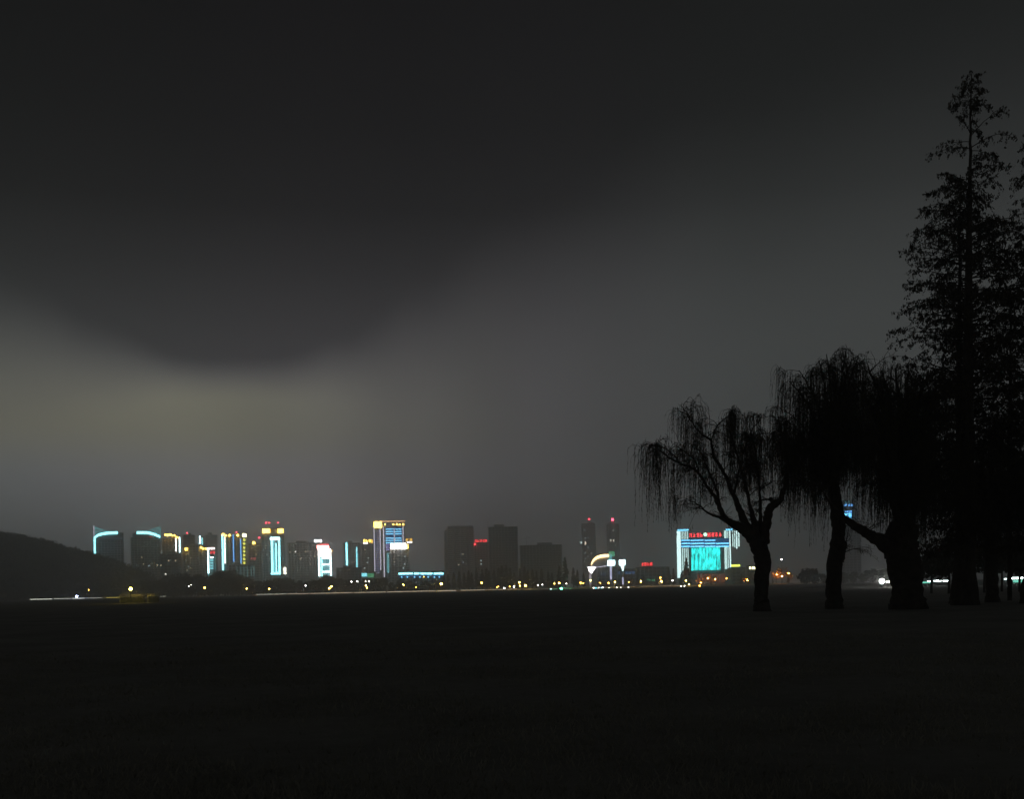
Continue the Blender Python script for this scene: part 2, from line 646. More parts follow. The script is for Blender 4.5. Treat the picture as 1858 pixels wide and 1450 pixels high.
    def sign(s, x0, y0, x1, y1, k, material, part='sign', back=M_CON3, seed=0, logo=None, fill=.64):
        """A rooftop or wall sign: a dark board with k block characters of strokes."""
        o = s.off
        bd = s.box(part, x0, y0, x1, y1, back, o - .75, o - .45)
        rn = random.Random(seed + int(x0))
        X0, X1, Z0, Z1 = s.rect(x0, y0, x1, y1)
        cw = (X1 - X0) / k
        for i in range(k):
            b = MB()
            cx0 = X0 + i * cw + cw * (1 - fill) / 2
            cx1 = cx0 + cw * fill
            z0 = Z0 + (Z1 - Z0) * .06
            z1 = Z1 - (Z1 - Z0) * .06
            mt = material
            if logo and i == logo[0]:
                mt = logo[1]
                c, r = (cx0 + cx1) / 2, (z1 - z0) * .46
                b.tube([(c, o - .76, (z0 + z1) / 2 + r * .2), (c, o - 1.2, (z0 + z1) / 2 + r * .2)], [r, r], 12)
                b.build('emblem', mt, bd)
                continue
            sw = (cx1 - cx0) * .17
            f0, f1 = o - 1.1, o - .76
            for q in range(rn.choice([2, 3, 3])):
                zz = z0 + (z1 - z0) * (q + .35) / 3
                b.box(cx0, cx1, f0, f1, zz, zz + sw)
            for q in rn.sample([0, 1, 2], rn.choice([1, 2])):
                xx = cx0 + (cx1 - cx0 - sw) * q / 2
                b.box(xx, xx + sw, f0 - .02, f1, z0, z1)
            b.build('character', mt, bd)
        return bd

    def strip(s, pts, hpx, material, part='neon_arch', ya=None, yb=None):
        o = s.off
        ya = o - 1.0 if ya is None else ya
        yb = o - .45 if yb is None else yb
        p = spline(pts, 5)
        b = MB()
        P = []
        for x, y in p:
            a = s.lp(x, y - hpx / 2)
            c = s.lp(x, y + hpx / 2)
            P.append([(a[0], ya, a[1]), (a[0], yb, a[1]), (c[0], yb, c[1]), (c[0], ya, c[1])])
        P = np.array(P).reshape(-1, 3)
        k = len(p)
        qd = []
        for i in range(k - 1):
            for j in range(4):
                qd.append((i * 4 + j, i * 4 + (j + 1) % 4, i * 4 + 4 + (j + 1) % 4, i * 4 + 4 + j))
        qd += [(0, 1, 2, 3), (k * 4 - 1, k * 4 - 2, k * 4 - 3, k * 4 - 4)]
        b.add(P, qd)
        return b.build(part, material, s.root)

    def under(s, pts, ybot, material, part, ya, yb):
        """Solid below a curved top edge."""
        p = spline(pts, 5)
        b = MB()
        P = []
        for x, y in p:
            a = s.lp(x, y)
            c = s.lp(x, ybot)
            P.append([(a[0], ya, a[1]), (a[0], yb, a[1]), (a[0], yb, c[1]), (a[0], ya, c[1])])
        P = np.array(P).reshape(-1, 3)
        k = len(p)
        qd = []
        for i in range(k - 1):
            for j in range(4):
                qd.append((i * 4 + j, i * 4 + (j + 1) % 4, i * 4 + 4 + (j + 1) % 4, i * 4 + 4 + j))
        qd += [(0, 1, 2, 3), (k * 4 - 1, k * 4 - 2, k * 4 - 3, k * 4 - 4)]
        b.add(P, qd)
        return b.build(part, material, s.root)

    def lattice(s, bars, material=TEAL, wpx=.95, part='lattice'):
        b = MB()
        for x0, y0, x1, y1 in bars:
            a, c = s.lp(x0, y0), s.lp(x1, y1)
            b.tube([(a[0], s.off + 1.5, a[1]), (c[0], s.off + 1.5, c[1])], [s.px(wpx) / 2] * 2, 4)
        return b.build(part, material, s.root)


# twin towers with curved glowing roofs
b = Bld('office_tower', 'tower with curved cyan roof edge and one glowing left side, behind the hill', 197, 1560)
b.body(172, 224, 981, 30, M_CON2, plant=False)
b.under([(172, 976), (180, 971), (192, 968), (214, 967), (224, 967)], 982, M_CON3, 'roof_gable', .2, 26)
b.strip([(171, 976.5), (178, 971.5), (188, 968.8), (200, 967.4), (213.5, 967)], 4.6, CYAN)
b.v(170.4, 954, 974, 1.3, PALE, 'roof_fin')
b.v(171.8, 975, 1010, 3.2, CYAN)
b.lattice([(171, 956, 196, 965), (173, 956, 173, 975), (176, 957, 176, 973), (180, 959, 180, 971), (184, 960.5, 184, 969.5), (188, 962, 188, 968.5),
           (192, 963.5, 192, 968), (172, 966, 186, 963), (172, 961, 180, 959), (172, 971, 184, 965)])
for yy in range(977, 1005, 8):
    for xx in range(182, 220, 6):
        b.win(xx + (yy % 3), yy, 1.3, 1.5, glowm('window_violet', (.55, .45, .9), .11))

b = Bld('office_tower', 'grey tower with curved cyan roof edge sloping down right and rooftop antenna', 264, 1540)
b.body(237, 291, 975, 30, M_CON, plant=False)
b.under([(240, 968), (250, 967), (266, 966.5), (280, 969), (291, 974)], 976, M_CON3, 'roof_gable', .2, 26)
b.strip([(248, 967), (258, 966.8), (268, 967.2), (278, 969.4), (285, 972), (290.5, 974.6)], 4.6, CYAN)
b.lattice([(291, 956, 262, 965), (291, 956, 291, 974), (288, 957, 288, 973), (284, 958, 284, 971), (280, 959.5, 280, 969.5), (276, 961, 276, 968.5),
           (272, 962.5, 272, 968), (268, 964, 268, 967), (291, 966, 277, 962), (291, 961, 284, 959), (291, 971, 280, 965)])
b.mast(287.3, 949, 958, 1.5)
b.box('antenna_panel', 285.4, 953, 287, 957, M_STL, 1.2, 2.0)
b.h(271, 276, 974.3, 1.0, REDD)
b.scatter(5, 985, 1035, 240, 288)
b.wins([(270, 1027)], WIN2)

b = Bld('apartment_tower', 'brown tower with glowing yellow rooftop and two white strips', 311, 1500)
b.body(294, 329, 977, 20, M_CON4)
for x, y, d in [(300, 971, 5), (304, 971.5, 6), (309, 971, 6.5), (313, 972, 4), (316.5, 972, 4.5), (320, 975, 4), (323, 976, 3.6)]:
    b.lamp(x, y, d * .62, YEL)
b.v(319.3, 977, 1001, 2.0, WHT)
b.v(326, 975, 1003, 2.2, WCYAN)

b = Bld('apartment_block', 'dark block with few dim windows in front of the yellow-topped brown tower', 308, 1330)
b.body(290, 324, 1005, 18, M_CON3)
b.wins([(306, 1018), (318.5, 1018), (292, 1026.5)], WIN1)
b.wins([(300.5, 1042), (308, 1048.5)], WIN3)

b = Bld('apartment_tower', 'slim dark tower with red roof light beside the two white strips', 343, 1600)
b.body(332, 353, 971, 18, M_CON3)
b.mast_light(339.5, 967.5, 2.2, REDL, 971)

b = Bld('apartment_block', 'dark block with one yellow flood lamp on its left corner', 349, 1450)
b.body(331, 373, 990, 20, M_CON)
b.lamp(337.7, 997, 4.6, YEL)
b.scatter(6, 1003, 1036, 333, 371)

b = Bld('apartment_tower', 'narrow tower with paired white tubes at its top and yellow lights', 364.5, 1420)
b.body(360, 371, 973, 12, M_CON, plant=False)
b.v(363, 972.5, 987, 2.6, WCYAN)
b.v(367, 976, 989, 2.2, CYAN2)
b.lamp(365, 994, 3.4, YEL)
b.lamp(368.6, 996, 3.0, YEL)

b = Bld('apartment_tower', 'dark tower without lights left of the tall cyan tube', 383, 1620)
b.body(372, 394, 971, 18, M_CON3)
b.mast(381, 967, 971)

b = Bld('hotel_building', 'small tower with red sign, cyan ladder bars and a cyan left edge', 383.5, 1380)
b.body(375, 391.5, 996, 16, M_CON3, plant=False)
b.v(378, 997, 1041, 2.6, WCYAN)
b.v(378.6, 1041, 1050, 1.2, TEAL)
b.h(376, 389.5, 995.6, 3.2, glowm('pink_white_flood', (1, .70, .66), 4.0), 'roof_light_bar')
b.sign(380.5, 1000, 390.5, 1005.6, 2, RED, back=REDB)
for i, y in enumerate((1012, 1017, 1022, 1027, 1032)):
    b.h(381.2, 387.2, y, 2.7, CYAN2 if i else WCYAN)
for y in (1037, 1042):
    b.h(381.4, 387, y, 2.2, TEALD)
b.v(390.3, 1006, 1035, .9, TEAL)
b.lamp(374, 996, 3.2, YEL)

b = Bld('hotel_tower', 'broad tower with a column of yellow discs and blue vertical tubes', 425, 1400)
b.body(402.5, 448, 973, 26, M_CON)
b.v(404, 971, 1035, 3.0, CYAN)
b.v(404.6, 1035, 1056, 1.2, TEALD)
b.v(408, 975, 1023, 2.0, WHT)
b.v(411.3, 978, 1023, .8, GRN)
b.v(423.6, 970, 1020, 1.4, BLUE)
b.v(423.6, 969, 1020, 4.2, BLUED, dep=.2)
b.v(437, 978, 1023, 1.5, BLUE)
for x, y, d in [(405, 970.6, 4.4), (409.6, 972, 3.4), (416.6, 971.8, 3.6), (431.2, 971.8, 3.8)]:
    b.lamp(x, y, d, YEL)
b.box('roof_lamp_box', 440, 968.6, 447, 974.6, glowm('yellow_white', (1, .92, .5), 4))
for y in (980, 987, 994, 1001, 1008, 1015, 1022):
    b.lamp(443, y, 4.0, YGRN, 'disc_light')
b.lamp(443, 1028, 3, glowm('yellow_green_dim', (.5, .55, .1), .25), 'disc_light')
b.mast_light(429, 966, 2.4, REDL, 972)

b = Bld('podium_block', 'low block with painted teal light below the tower of yellow discs', 437, 1340)
b.body(414, 462, 1025, 18, M_CON2, plant=False)
for x in (430, 437, 443, 449, 456, 461):  # teal light reflected on the block, put in as dim glowing strips
    b.v(x, 1028, 1046, 1.5, TEALD)

b = Bld('apartment_block', 'dim block with single yellow lamp and small red sign left of the cyan tower', 463, 1500)
b.body(450, 477, 986, 20, M_CON)
b.lamp(460.6, 985.4, 4.6, YEL)
b.mast_light(470.4, 976, 3.0, REDL, 986)
b.mast_light(462, 968, 1.4, REDD, 986)
b.sign(454, 1012, 465, 1016.5, 3, REDD)
b.scatter(4, 992, 1025, 464, 476)

b = Bld('hotel_tower', 'tall tower with three broad cyan bands and two yellow roof signs', 496, 1440)
b.body(474, 517, 972, 24, M_CON)
b.box('stair_tower', 476, 958, 514, 972.5, M_CON3, 3, 18)
b.box('roof_sign', 476.2, 959.8, 489.8, 967.4, YEL, 1.2, 2.9)
b.box('roof_sign', 504, 959.8, 514, 967.6, YEL, 1.2, 2.9)
for x, d in ((482.7, 3), (488.6, 2.4), (504.8, 2.2)):
    b.mast_light(x, 949, d, REDL, 958)
b.box('capital_light', 490, 975, 507.5, 980.5, WCYAN, -1.6, -.95)
b.v(493.8, 979, 1042.5, 3.8, CYAN)
b.v(497.4, 979, 1042.5, 1.6, CYAN2)
b.v(501.2, 986, 1042.5, 2.4, CYAN)
b.v(506.8, 979, 1042.5, 3.8, CYAN)
b.h(491.5, 509, 1041, 4, CYAN, 'base_light')
b.v(517, 1030, 1042, 4.4, glowm('cream_tube', (1, .95, .72), 3), 'lit_stairwell')
b.scatter(4, 985, 1035, 476, 489)

b = Bld('apartment_block', 'wide dark violet slab with white rooftop sign left of the red-glowing tower', 550, 1540)
b.body(522, 581, 985, 22, M_CON4)
b.wins([(536, 1001.5)], WIN3)
b.wins([(526, 1002), (554, 1001), (559, 1001), (563, 1024), (571, 1010), (545, 1015)], WIN1)
b.box('roof_sign', 570, 979.6, 584, 984.4, glowm('white_sign', (.92, .96, 1), 3.0), -.3, .4)

b = Bld('hotel_tower', 'short tower with blazing white top under red glow and cyan columns', 588.5, 1380)
b.body(576, 602, 996, 18, M_CON2, plant=False)
b.box('crown_light', 575, 990, 597, 996.5, REDW, -1.2, 6)
b.box('red_halo', 582, 987.6, 596, 990, RED, 1.0, 1.6)  # red halo over the roof, put in as a glowing box
b.box('lit_attic', 577.4, 996.6, 600.4, 1010.5, WHTS, -.9, -.45)
b.v(579.3, 1010.6, 1046, 3.2, WCYAN)
b.v(584, 1013, 1046, 2.4, CYAN)
for x in (588, 591.5, 595):
    b.v(x, 1011, 1045, 1.1, CYAN2)
b.v(600, 1010.6, 1045, 2.8, WCYAN)
b.h(584.6, 599, 1012.8, 3.0, WHT)
b.h(584.6, 599, 1024.6, 3.0, WCYAN)
b.h(584.6, 599, 1038, 3.0, WCYAN)
b.lamp(603, 1000, 2.4, YELS)

b = Bld('apartment_tower', 'dim twin-lit tower with tall cyan tube and shorter cyan tube', 638, 1500)
b.body(622, 654, 985, 22, M_CON)
b.v(629, 985, 1031, 3.0, CYAN)
b.v(647.6, 993, 1030, 2.3, CYAN2)
b.v(647.0, 993, 1030, .9, CYAN)

b = Bld('office_block', 'dark low block standing in front of the two cyan tubes', 633, 1260)
b.body(610, 656, 1030, 20, M_CON3)

b = Bld('apartment_tower', 'grey tower with yellow and white roof sign left of the blue-barred tower', 668, 1560)
b.body(655, 680, 987, 20, M_CON)
b.sign(659, 979, 673, 984.5, 3, YEL, back=glowm('yellow_sign_wash', (.6, .3, .05), .25))
b.box('sign_base_light', 659, 984.6, 667, 987.4, WHT, -1, -.5)
b.box('sign_end', 673.3, 979.4, 676.4, 986, YELS, -.9, -.5)
b.wins([(666.6, 1021.5), (662, 1031.5), (668, 1013), (644, 1004)], WIN2)

b = Bld('shop_podium', 'low shop front glowing cyan on the left and green on the right', 668, 1250)
b.body(655, 682, 1038, 14, M_CON, plant=False)
b.box('podium_glow', 656.4, 1040.5, 666, 1046.5, CYAN2, -1.1, -.45)  # coloured light on the podium, put in as glowing boxes
b.box('podium_glow', 666.6, 1041, 678.6, 1048, GRN, -1.1, -.45)

b = Bld('hotel_tower', 'tallest tower with orange crown frame, blue bars and violet-lined shaft', 706, 1480)
b.body(695.4, 734, 955, 24, M_CON)
X0, X1, Z0, Z1 = b.rect(678.6, 958, 692, None)
mbx = MB()
mbx.box(X0, X1, -3, 14, 0, Z1)
shaft = mbx.build('shaft', M_CON3, b.root)
b.v(679.4, 958, 1037, 1.5, PALE, base=-3)
b.v(690.3, 958, 1035, 1.5, PALE, base=-3)
for y in range(964, 1044, 4):
    b.h(681.5, 688.5, y, 1.3, glowm('violet_window_row', (.32, .32, .62), .30), 'window_row', base=-3)
b.box('crown_flood', 678.4, 947, 692.6, 958.5, YEL, -3.2, 3)
b.h(690, 735.5, 946.3, 1.5, glowm('orange_frame', (1, .52, .22), .9), 'crown_frame')
b.h(690, 735.5, 955.4, 1.2, M_CON3, 'crown_rail')
for x in (694, 703, 709, 718, 728, 734.6):
    b.v(x, 946.8, 955, 1.0, M_CON3, 'crown_post')
for x, d in ((698.6, 2.2), (713.6, 2.6), (720.2, 2.9), (725.2, 2.4), (731.6, 2.9)):
    b.lamp(x, 952, d, YEL)
b.v(696.6, 956, 1048, 1.7, PALE)
b.v(731.4, 956, 986, 1.5, PALE)
b.v(715.4, 959, 985, 1.6, PALE, dep=.8)
b.box('blue_panel', 699.4, 957, 729.4, 986, BLUED, -.6, -.42)
for y in (960.6, 965, 969.2, 977, 981.2, 985.4):
    b.h(700, 714, y, 1.6, SKYB)
    b.h(716.8, 728.6, y, 1.6, SKYB)
for y in (989.6, 993.6, 997.6):
    b.h(700, 707, y, 1.8, glowm('violet_bar', (.34, .30, .80), .55))
for y in range(1005, 1040, 4):
    b.h(701.5, 706.6, y, 2.0, TEAL)
b.v(704, 1004, 1040, 1.0, CYAN2)
b.mast(706, 940, 946)

b = Bld('hotel_building', 'teal-tinted building with blown white and orange sign in front of the blue bars', 725, 1390)
b.body(708.5, 742, 996.5, 20, M_CON2, plant=False)
b.box('lit_sign', 708.4, 986.4, 736.6, 997, WHTS, -1.4, -.9)
b.box('sign_edge', 736.9, 988.5, 740.6, 995.5, YEL, -1.4, -.9)
b.sign(735.6, 977, 749, 982.6, 2, YELS, back=REDB)
b.box('sign_base_light', 738, 983, 748, 985.6, glowm('cream_bar', (1, .9, .7), 2.4), -1.1, -.5)
b.box('sign_support', 739, 985.7, 740.6, 997, M_STL, -.4, .2)
b.scatter(4, 1002, 1034, 711, 724)
b.wins([(735, 1010), (734.6, 1024), (732, 1031.5)], WIN2)

b = Bld('exhibition_hall', 'long low hall with a broken cyan eaves line and blue lights beneath', 764, 1220)
b.body(722, 806, 1036.5, 24, M_CON3, plant=False)
for x0, x1 in ((723.5, 749), (751, 761), (763, 774), (775, 784.5), (787, 804.5)):
    b.h(x0, x1, 1041.2, 3.4, CYAN)
b.h(723.5, 804, 1045, 4, BLUED, 'eaves_wash', dep=.15)
for x in (729, 739, 752, 762, 777, 788, 797):
    b.lamp(x, 1047.4, 2.4, SKYB, 'downlight')
b.lamp(769, 1047, 1.6, YEL, 'downlight')

# unlit towers
b = Bld('apartment_tower', 'unlit ribbed tower under construction with crane, left of the red letters', 834, 1680)
b.body(811, 859, 957, 24, M_CON2, bay=9)
b.box('side_wing', 805, 963, 811, None, M_CON2, 2, 20)
b.box('dark_strip', 821, 960, 828, 1055, M_CON3, -.6, -.45)  # flat darker strip set in front of the wall
b.box('dark_strip', 847, 957, 852, 1055, M_CON3, -.6, -.45)
b.box('roof_frame', 812, 954.5, 858, 956.5, M_CON3, 0, 20)
for x in (817, 823, 829):
    b.mast(x, 943, 957, 8, .35)
b.scatter(5, 985, 1035, 829, 846)

b = Bld('apartment_tower', 'dim building with a row of red rooftop letters between dark towers', 872, 1620)
b.body(859.5, 886, 985, 20, M_CON)
b.sign(861, 979, 884, 984.4, 5, RED, back=REDB, fill=.7)
b.lamp(861.6, 988, 3.6, RED, 'red_lamp')
b.wins([(873, 1018), (873, 1024)], WIN2)

b = Bld('apartment_tower', 'broad unlit dark tower right of the red rooftop letters', 913, 1380)
b.body(886.5, 938.5, 956, 24, M_CON3)
b.mast(884.6, 943, 960, 6, .4)
b.lattice([(880, 944, 888, 949), (884.6, 943, 884.6, 956)], M_STL, .5, 'crane_jib')

b = Bld('apartment_block', 'unlit wide block lower than the dark towers, with a rooftop crane', 980, 1420)
b.body(943, 1019, 989, 24, M_CON3)
b.mast(955, 974, 989, 8, .4)
b.lattice([(945, 979, 963, 976), (955, 974, 963, 976)], M_STL, .5, 'crane_jib')

b = Bld('apartment_tower', 'faint hazy tower with red roof light and a line of lit windows', 1067, 2560)
b.body(1055, 1080, 950, 22, M_CON2)
b.mast_light(1069, 942.4, 3.4, REDL, 950)
b.wins([(1061, 963), (1054.6, 984), (1067, 976), (1062, 977), (1067, 994), (1062, 1004), (1073, 1005), (1067, 1010), (1062, 1014), (1061, 1019)], WIN2)
b.win(1054.6, 984.6, 3, 4, glowm('window_strong', (.8, 1, .95), 1.6))
b.win(1062.3, 986, 2.4, 6, glowm('window_cream', (1, .85, .65), 1.5))

b = Bld('apartment_tower', 'faint hazy tower whose single roof light glows bright red', 1111, 2560)
b.body(1100, 1123, 951, 22, M_CON2)
b.mast_light(1111.4, 943, 4.6, glowm('red_warning_strong', (1, .06, .12), 9), 951)
b.wins([(1112.5, 963), (1117, 990)], WIN2)
b.win(1108, 981, 2.4, 4, WIN3)
b.win(1113.4, 981, 2.4, 4, WIN3)

# the entertainment building with the gold arch
b = Bld('arch_hall', 'low hall with a golden arched roof band and white sail-shaped light', 1095, 1150)
b.body(1083, 1120, 1030, 20, M_CON3, plant=False)
b.under([(1073, 1026), (1080, 1014), (1092, 1009.5), (1105, 1008.5)], 1030.2, M_CON3, 'arched_roof', .5, 16)
b.strip([(1072.6, 1025), (1076.5, 1017.6), (1083, 1012.4), (1091, 1009.6), (1105, 1008.4)], 5.4, GOLD, 'gold_arch')
b.strip([(1074, 1028), (1084, 1029.5), (1096, 1028), (1104, 1027)], 1.0, PALE, 'lower_rim')
X_, Z_ = b.lp(1066.5, 1028.5)
mbx = MB()
pA, pB, pC, pD = b.lp(1066.3, 1028.8), b.lp(1081.5, 1029.8), b.lp(1073.4, 1041.5), b.lp(1069, 1038)
P = [(p[0], yy, p[1]) for yy in (-2.0, -1.2) for p in (pA, pB, pC, pD)]
mbx.add(P, [(0, 1, 2, 3), (7, 6, 5, 4), (0, 4, 5, 1), (1, 5, 6, 2), (2, 6, 7, 3), (3, 7, 4, 0)])
mbx.build('sail_light', glowm('white_sail', (1, .93, .92), 2.6), b.root)
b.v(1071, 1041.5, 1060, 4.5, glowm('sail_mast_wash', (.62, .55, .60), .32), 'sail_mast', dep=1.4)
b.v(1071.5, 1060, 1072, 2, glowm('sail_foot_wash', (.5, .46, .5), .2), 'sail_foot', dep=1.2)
b.box('fascia', 1104.5, 1001, 1115, 1010, GRN, -1.2, -.6)
b.box('fascia_column', 1105, 1006, 1110.4, 1017, TEAL, -1.6, -1.25)
for x in (1091, 1094.5, 1098):
    b.v(x, 1039, 1045, 1.0, BLUED, 'window_slit')

b = Bld('light_pylon', 'cyan-white light box on a pale pillar right of the golden arch', 1109, 1080, cat='pylon')
b.off = 0
b.box('light_box', 1102.2, 1017, 1116, 1026.6, WCYAN, -2, 2)
b.box('pillar', 1105.5, 1026.7, 1110.5, None, M_CON2, -1.2, 1.2)
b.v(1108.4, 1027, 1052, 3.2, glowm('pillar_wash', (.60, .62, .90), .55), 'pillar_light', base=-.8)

b = Bld('light_pylon', 'rightmost cyan-white light box with tapered stem on a slender pillar', 1129, 1080, cat='pylon')
b.off = 0
b.box('light_box', 1123.2, 1016, 1134.6, 1026, WCYAN, -2, 2)
b.strip([(1129, 1026.1), (1129.3, 1031), (1130, 1036)], .1, WCYAN, 'cap', -1, 1)
mbx = MB()
a0, a1, a2, a3 = b.lp(1125.5, 1026.1), b.lp(1132.6, 1026.1), b.lp(1131.4, 1036), b.lp(1129, 1036)
P = [(p[0], yy, p[1]) for yy in (-1.2, 1.2) for p in (a0, a1, a2, a3)]
mbx.add(P, [(0, 1, 2, 3), (7, 6, 5, 4), (0, 4, 5, 1), (1, 5, 6, 2), (2, 6, 7, 3), (3, 7, 4, 0)])
mbx.build('tapered_stem', glowm('stem_light', (.65, .95, 1), 1.5), b.root)
b.box('pillar', 1128.6, 1036.1, 1131.8, None, M_CON2, -.8, .8)
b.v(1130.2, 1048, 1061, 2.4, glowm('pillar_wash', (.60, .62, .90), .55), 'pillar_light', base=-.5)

b = Bld('shopping_hall', 'long dark hall with blue-tinted glazing behind the two light boxes', 1150, 1230)
b.body(1118, 1172, 1032, 20, M_CON3, plant=False)
for x in (1123, 1137, 1143, 1149, 1157, 1164):
    b.h(x - 2.4, x + 2.4, 1040, 5, glowm('blue_glazing_dim', (.03, .10, .24), .40), 'lit_glazing', dep=.1)
for x, mt in ((1173, None), (1179, WIN2), (1184, WIN2)):
    if mt:
        b.win(x, 1054, 2.5, 4, mt)

b = Bld('restaurant_block', 'dark flat-roofed block carrying a short red rooftop sign', 1176, 1150)
b.body(1154, 1214, 1029, 18, M_CON3, plant=False)
b.sign(1163.5, 1020.6, 1184.5, 1027.4, 4, RED, back=REDB)
b.box('sign_frame', 1165, 1027.5, 1183, 1029.2, M_STL, -.6, -.3)
b.wins([(1175, 1052), (1179, 1053), (1184, 1053.4), (1187, 1053), (1147, 1055)], GRN)

# the screen building
b = Bld('gate_building', 'gate-shaped building with giant cyan screen, blue bars and red letters', 1279, 1120)
b.off = 0
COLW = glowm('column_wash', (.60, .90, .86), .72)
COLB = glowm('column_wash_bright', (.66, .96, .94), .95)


def pillar(x0, x1, ytop, ybot, ribs, part, ya=-.3, yb=14):
    p = b.box(part, x0, ytop, x1, ybot, M_CON3, ya, yb)
    for xx, ww, mt, y1 in ribs:
        X0, X1, Z0, Z1 = b.rect(xx - ww / 2, ytop + .6, xx + ww / 2, y1)
        q = MB()
        q.box(X0, X1, ya - .7, ya - .02, Z0, Z1)
        q.build('lit_rib', mt, p)


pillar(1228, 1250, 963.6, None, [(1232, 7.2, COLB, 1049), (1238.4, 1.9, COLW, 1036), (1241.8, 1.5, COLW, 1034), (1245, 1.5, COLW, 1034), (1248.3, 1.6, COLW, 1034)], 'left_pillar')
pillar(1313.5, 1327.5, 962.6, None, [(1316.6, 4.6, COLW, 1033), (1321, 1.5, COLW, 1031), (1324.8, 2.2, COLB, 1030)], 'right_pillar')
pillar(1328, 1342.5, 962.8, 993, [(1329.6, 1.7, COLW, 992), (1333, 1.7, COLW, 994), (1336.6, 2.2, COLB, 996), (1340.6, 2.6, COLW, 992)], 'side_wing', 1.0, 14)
b.h(1229, 1249.5, 962.2, 2.6, SKYB, 'cap_light')
b.h(1317, 1329, 961.4, 2.6, SKYB, 'cap_light')
b.box('lintel', 1250.2, 975.8, 1313.2, 993.6, M_CON3, .5, 12)
b.box('lintel_face', 1236, 978, 1323, 993.6, BLUED, -1.3, -1.05)
for y in (981, 986.6, 992):
    for x0, x1 in ((1236.5, 1252), (1253, 1277), (1278.5, 1298), (1299, 1322.5)):
        b.h(x0, x1, y, 2.3 if y > 982 else 1.9, SKYB if not (y < 982 and x0 > 1298) else BLUED, 'blue_bar', base=-1.0)
b.sign(1249.6, 966.8, 1310, 975.4, 9, RED, back=glowm('sign_red_wash', (.35, .02, .05), .07), logo=(4, glowm('emblem_light', (.55, 1, .66), 1.3)), fill=.66)
b.box('back_wall', 1250.2, 994, 1313.2, None, M_CON3, 4, 12)
scr = b.box('screen', 1254, 994, 1307, 1035, LEDP, -.2, .6)
mbx = MB()
X0, X1, Z0, Z1 = b.rect(1254, 994, 1307, 1035)
for xa in np.linspace(X0, X1, 9):
    mbx.box(xa - .12, xa + .12, -.28, -.205, Z0, Z1)
mbx.box(X0 - .6, X0 - .01, -.5, .7, Z0, Z1)
mbx.box(X1 + .01, X1 + .6, -.5, .7, Z0, Z1)
mbx.build('screen_frame', M_CON3, scr)
pod = b.box('podium', 1251, 1040, 1345, None, M_CON4, -6, -1.4)
RCOL = glowm('red_column_wash', (.60, .10, .03), .16)  # red light on the columns is put in as their own glow
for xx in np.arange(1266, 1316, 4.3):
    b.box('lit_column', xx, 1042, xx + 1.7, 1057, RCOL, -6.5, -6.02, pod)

b = Bld('shop_block', 'low block with yellow-green sign board right of the gate-shaped building', 1336, 1090)
b.body(1327, 1352, 1030, 14, M_CON3, plant=False)
b.box('sign_board', 1326.6, 1024.8, 1343, 1028.8, glowm('lime_sign', (.72, .80, .10), 1.3), -.9, -.3)
b.box('sign_post', 1330, 1028.9, 1331, 1030.6, M_STL, -.6, -.3)
b.box('sign_post', 1340, 1028.9, 1341, 1030.6, M_STL, -.6, -.3)

b = Bld('shop_block', 'low dark block with three yellow-white windows left of the first willow trunk', 1372, 1090)
b.body(1354, 1392, 1026, 14, M_CON3, plant=False)
for x in (1361, 1366, 1370):
    b.win(x, 1031, 3.2, 4.4, glowm('window_lemon', (1, .95, .5), 2.2))
b.win(1394, 1031, 1.6, 2.4, WIN2)

b = Bld('office_tower', 'distant tower with bright blue sign showing through the willow branches', 1538, 1400)
b.body(1519, 1560, 922, 24, M_CON3, plant=False)
b.box('crown_tower', 1524, 908, 1552, 922.5, M_CON3, 2, 20)
for x, ww in ((1523.4, 4), (1534, 5), (1541, 3), (1546, 3)):
    b.h(x - ww / 2, x + ww / 2, 917, 3.4, BLUE, 'blue_light')
b.h(1530, 1546, 928.5, 2.2, BLUE)
b.box('blue_sign', 1530, 931.5, 1545, 940, glowm('blue_sign_bright', (.14, .58, 1), 1.9))
b.h(1538.5, 1545, 943.5, 3.2, SKYB)
b.lattice([(1524, 909, 1526, 915), (1533, 908, 1536, 915), (1540, 908, 1542, 915)], TEAL, .9)

b = Bld('apartment_block', 'pale small rooftop showing just above the hill crest at far left', 91, 1700)
b.body(86, 95, 980, 14, M_CON2, plant=False)
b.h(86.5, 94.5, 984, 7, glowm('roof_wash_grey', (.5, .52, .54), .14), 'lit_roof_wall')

# ------------------------------------------------------------------ lamps along the far shore


def lamp_proto(gm):
    r = empty('street_lamp', (0, 0, 0))
    b = MB()
    b.tube([(0, 0, 0), (0, 0, .08), (0, 0, .085), (0, 0, 1)], [.20, .18, .10, .06], 6)
    b.build('post', M_POST, r)
    b = MB()
    b.tube([(0, 0, -.35), (0, -.3, 0), (0, -.8, .2), (0, -.8, .45)], [.05, .05, .04, .04], 5)
    b.build('arm', M_POST, r)
    b = MB()
    b.tube([(0, -.8, -.42), (0, -.8, -.30), (0, -.8, -.05), (0, -.8, .25), (0, -.8, .40)], [.18, .36, .44, .36, .16], 8)
    o = b.build('lantern', gm, r)
    b = MB()
    b.tube([(0, -.8, .405), (0, -.8, .5), (0, -.8, .6)], [.38, .2, .04], 8)
    b.build('cap', M_POST, o)
    return r


def low_proto(gm):
    r = empty('bollard_lamp', (0, 0, 0))
    b = MB()
    b.tube([(0, 0, 0), (0, 0, 1)], [.10, .08], 6)
    b.build('post', M_POST, r)
    b = MB()
    b.tube([(0, 0, -.24), (0, 0, -.15), (0, 0, .15), (0, 0, .24)], [.15, .27, .27, .13], 8)
    b.build('lantern', gm, r)
    return r


PROTO = {}


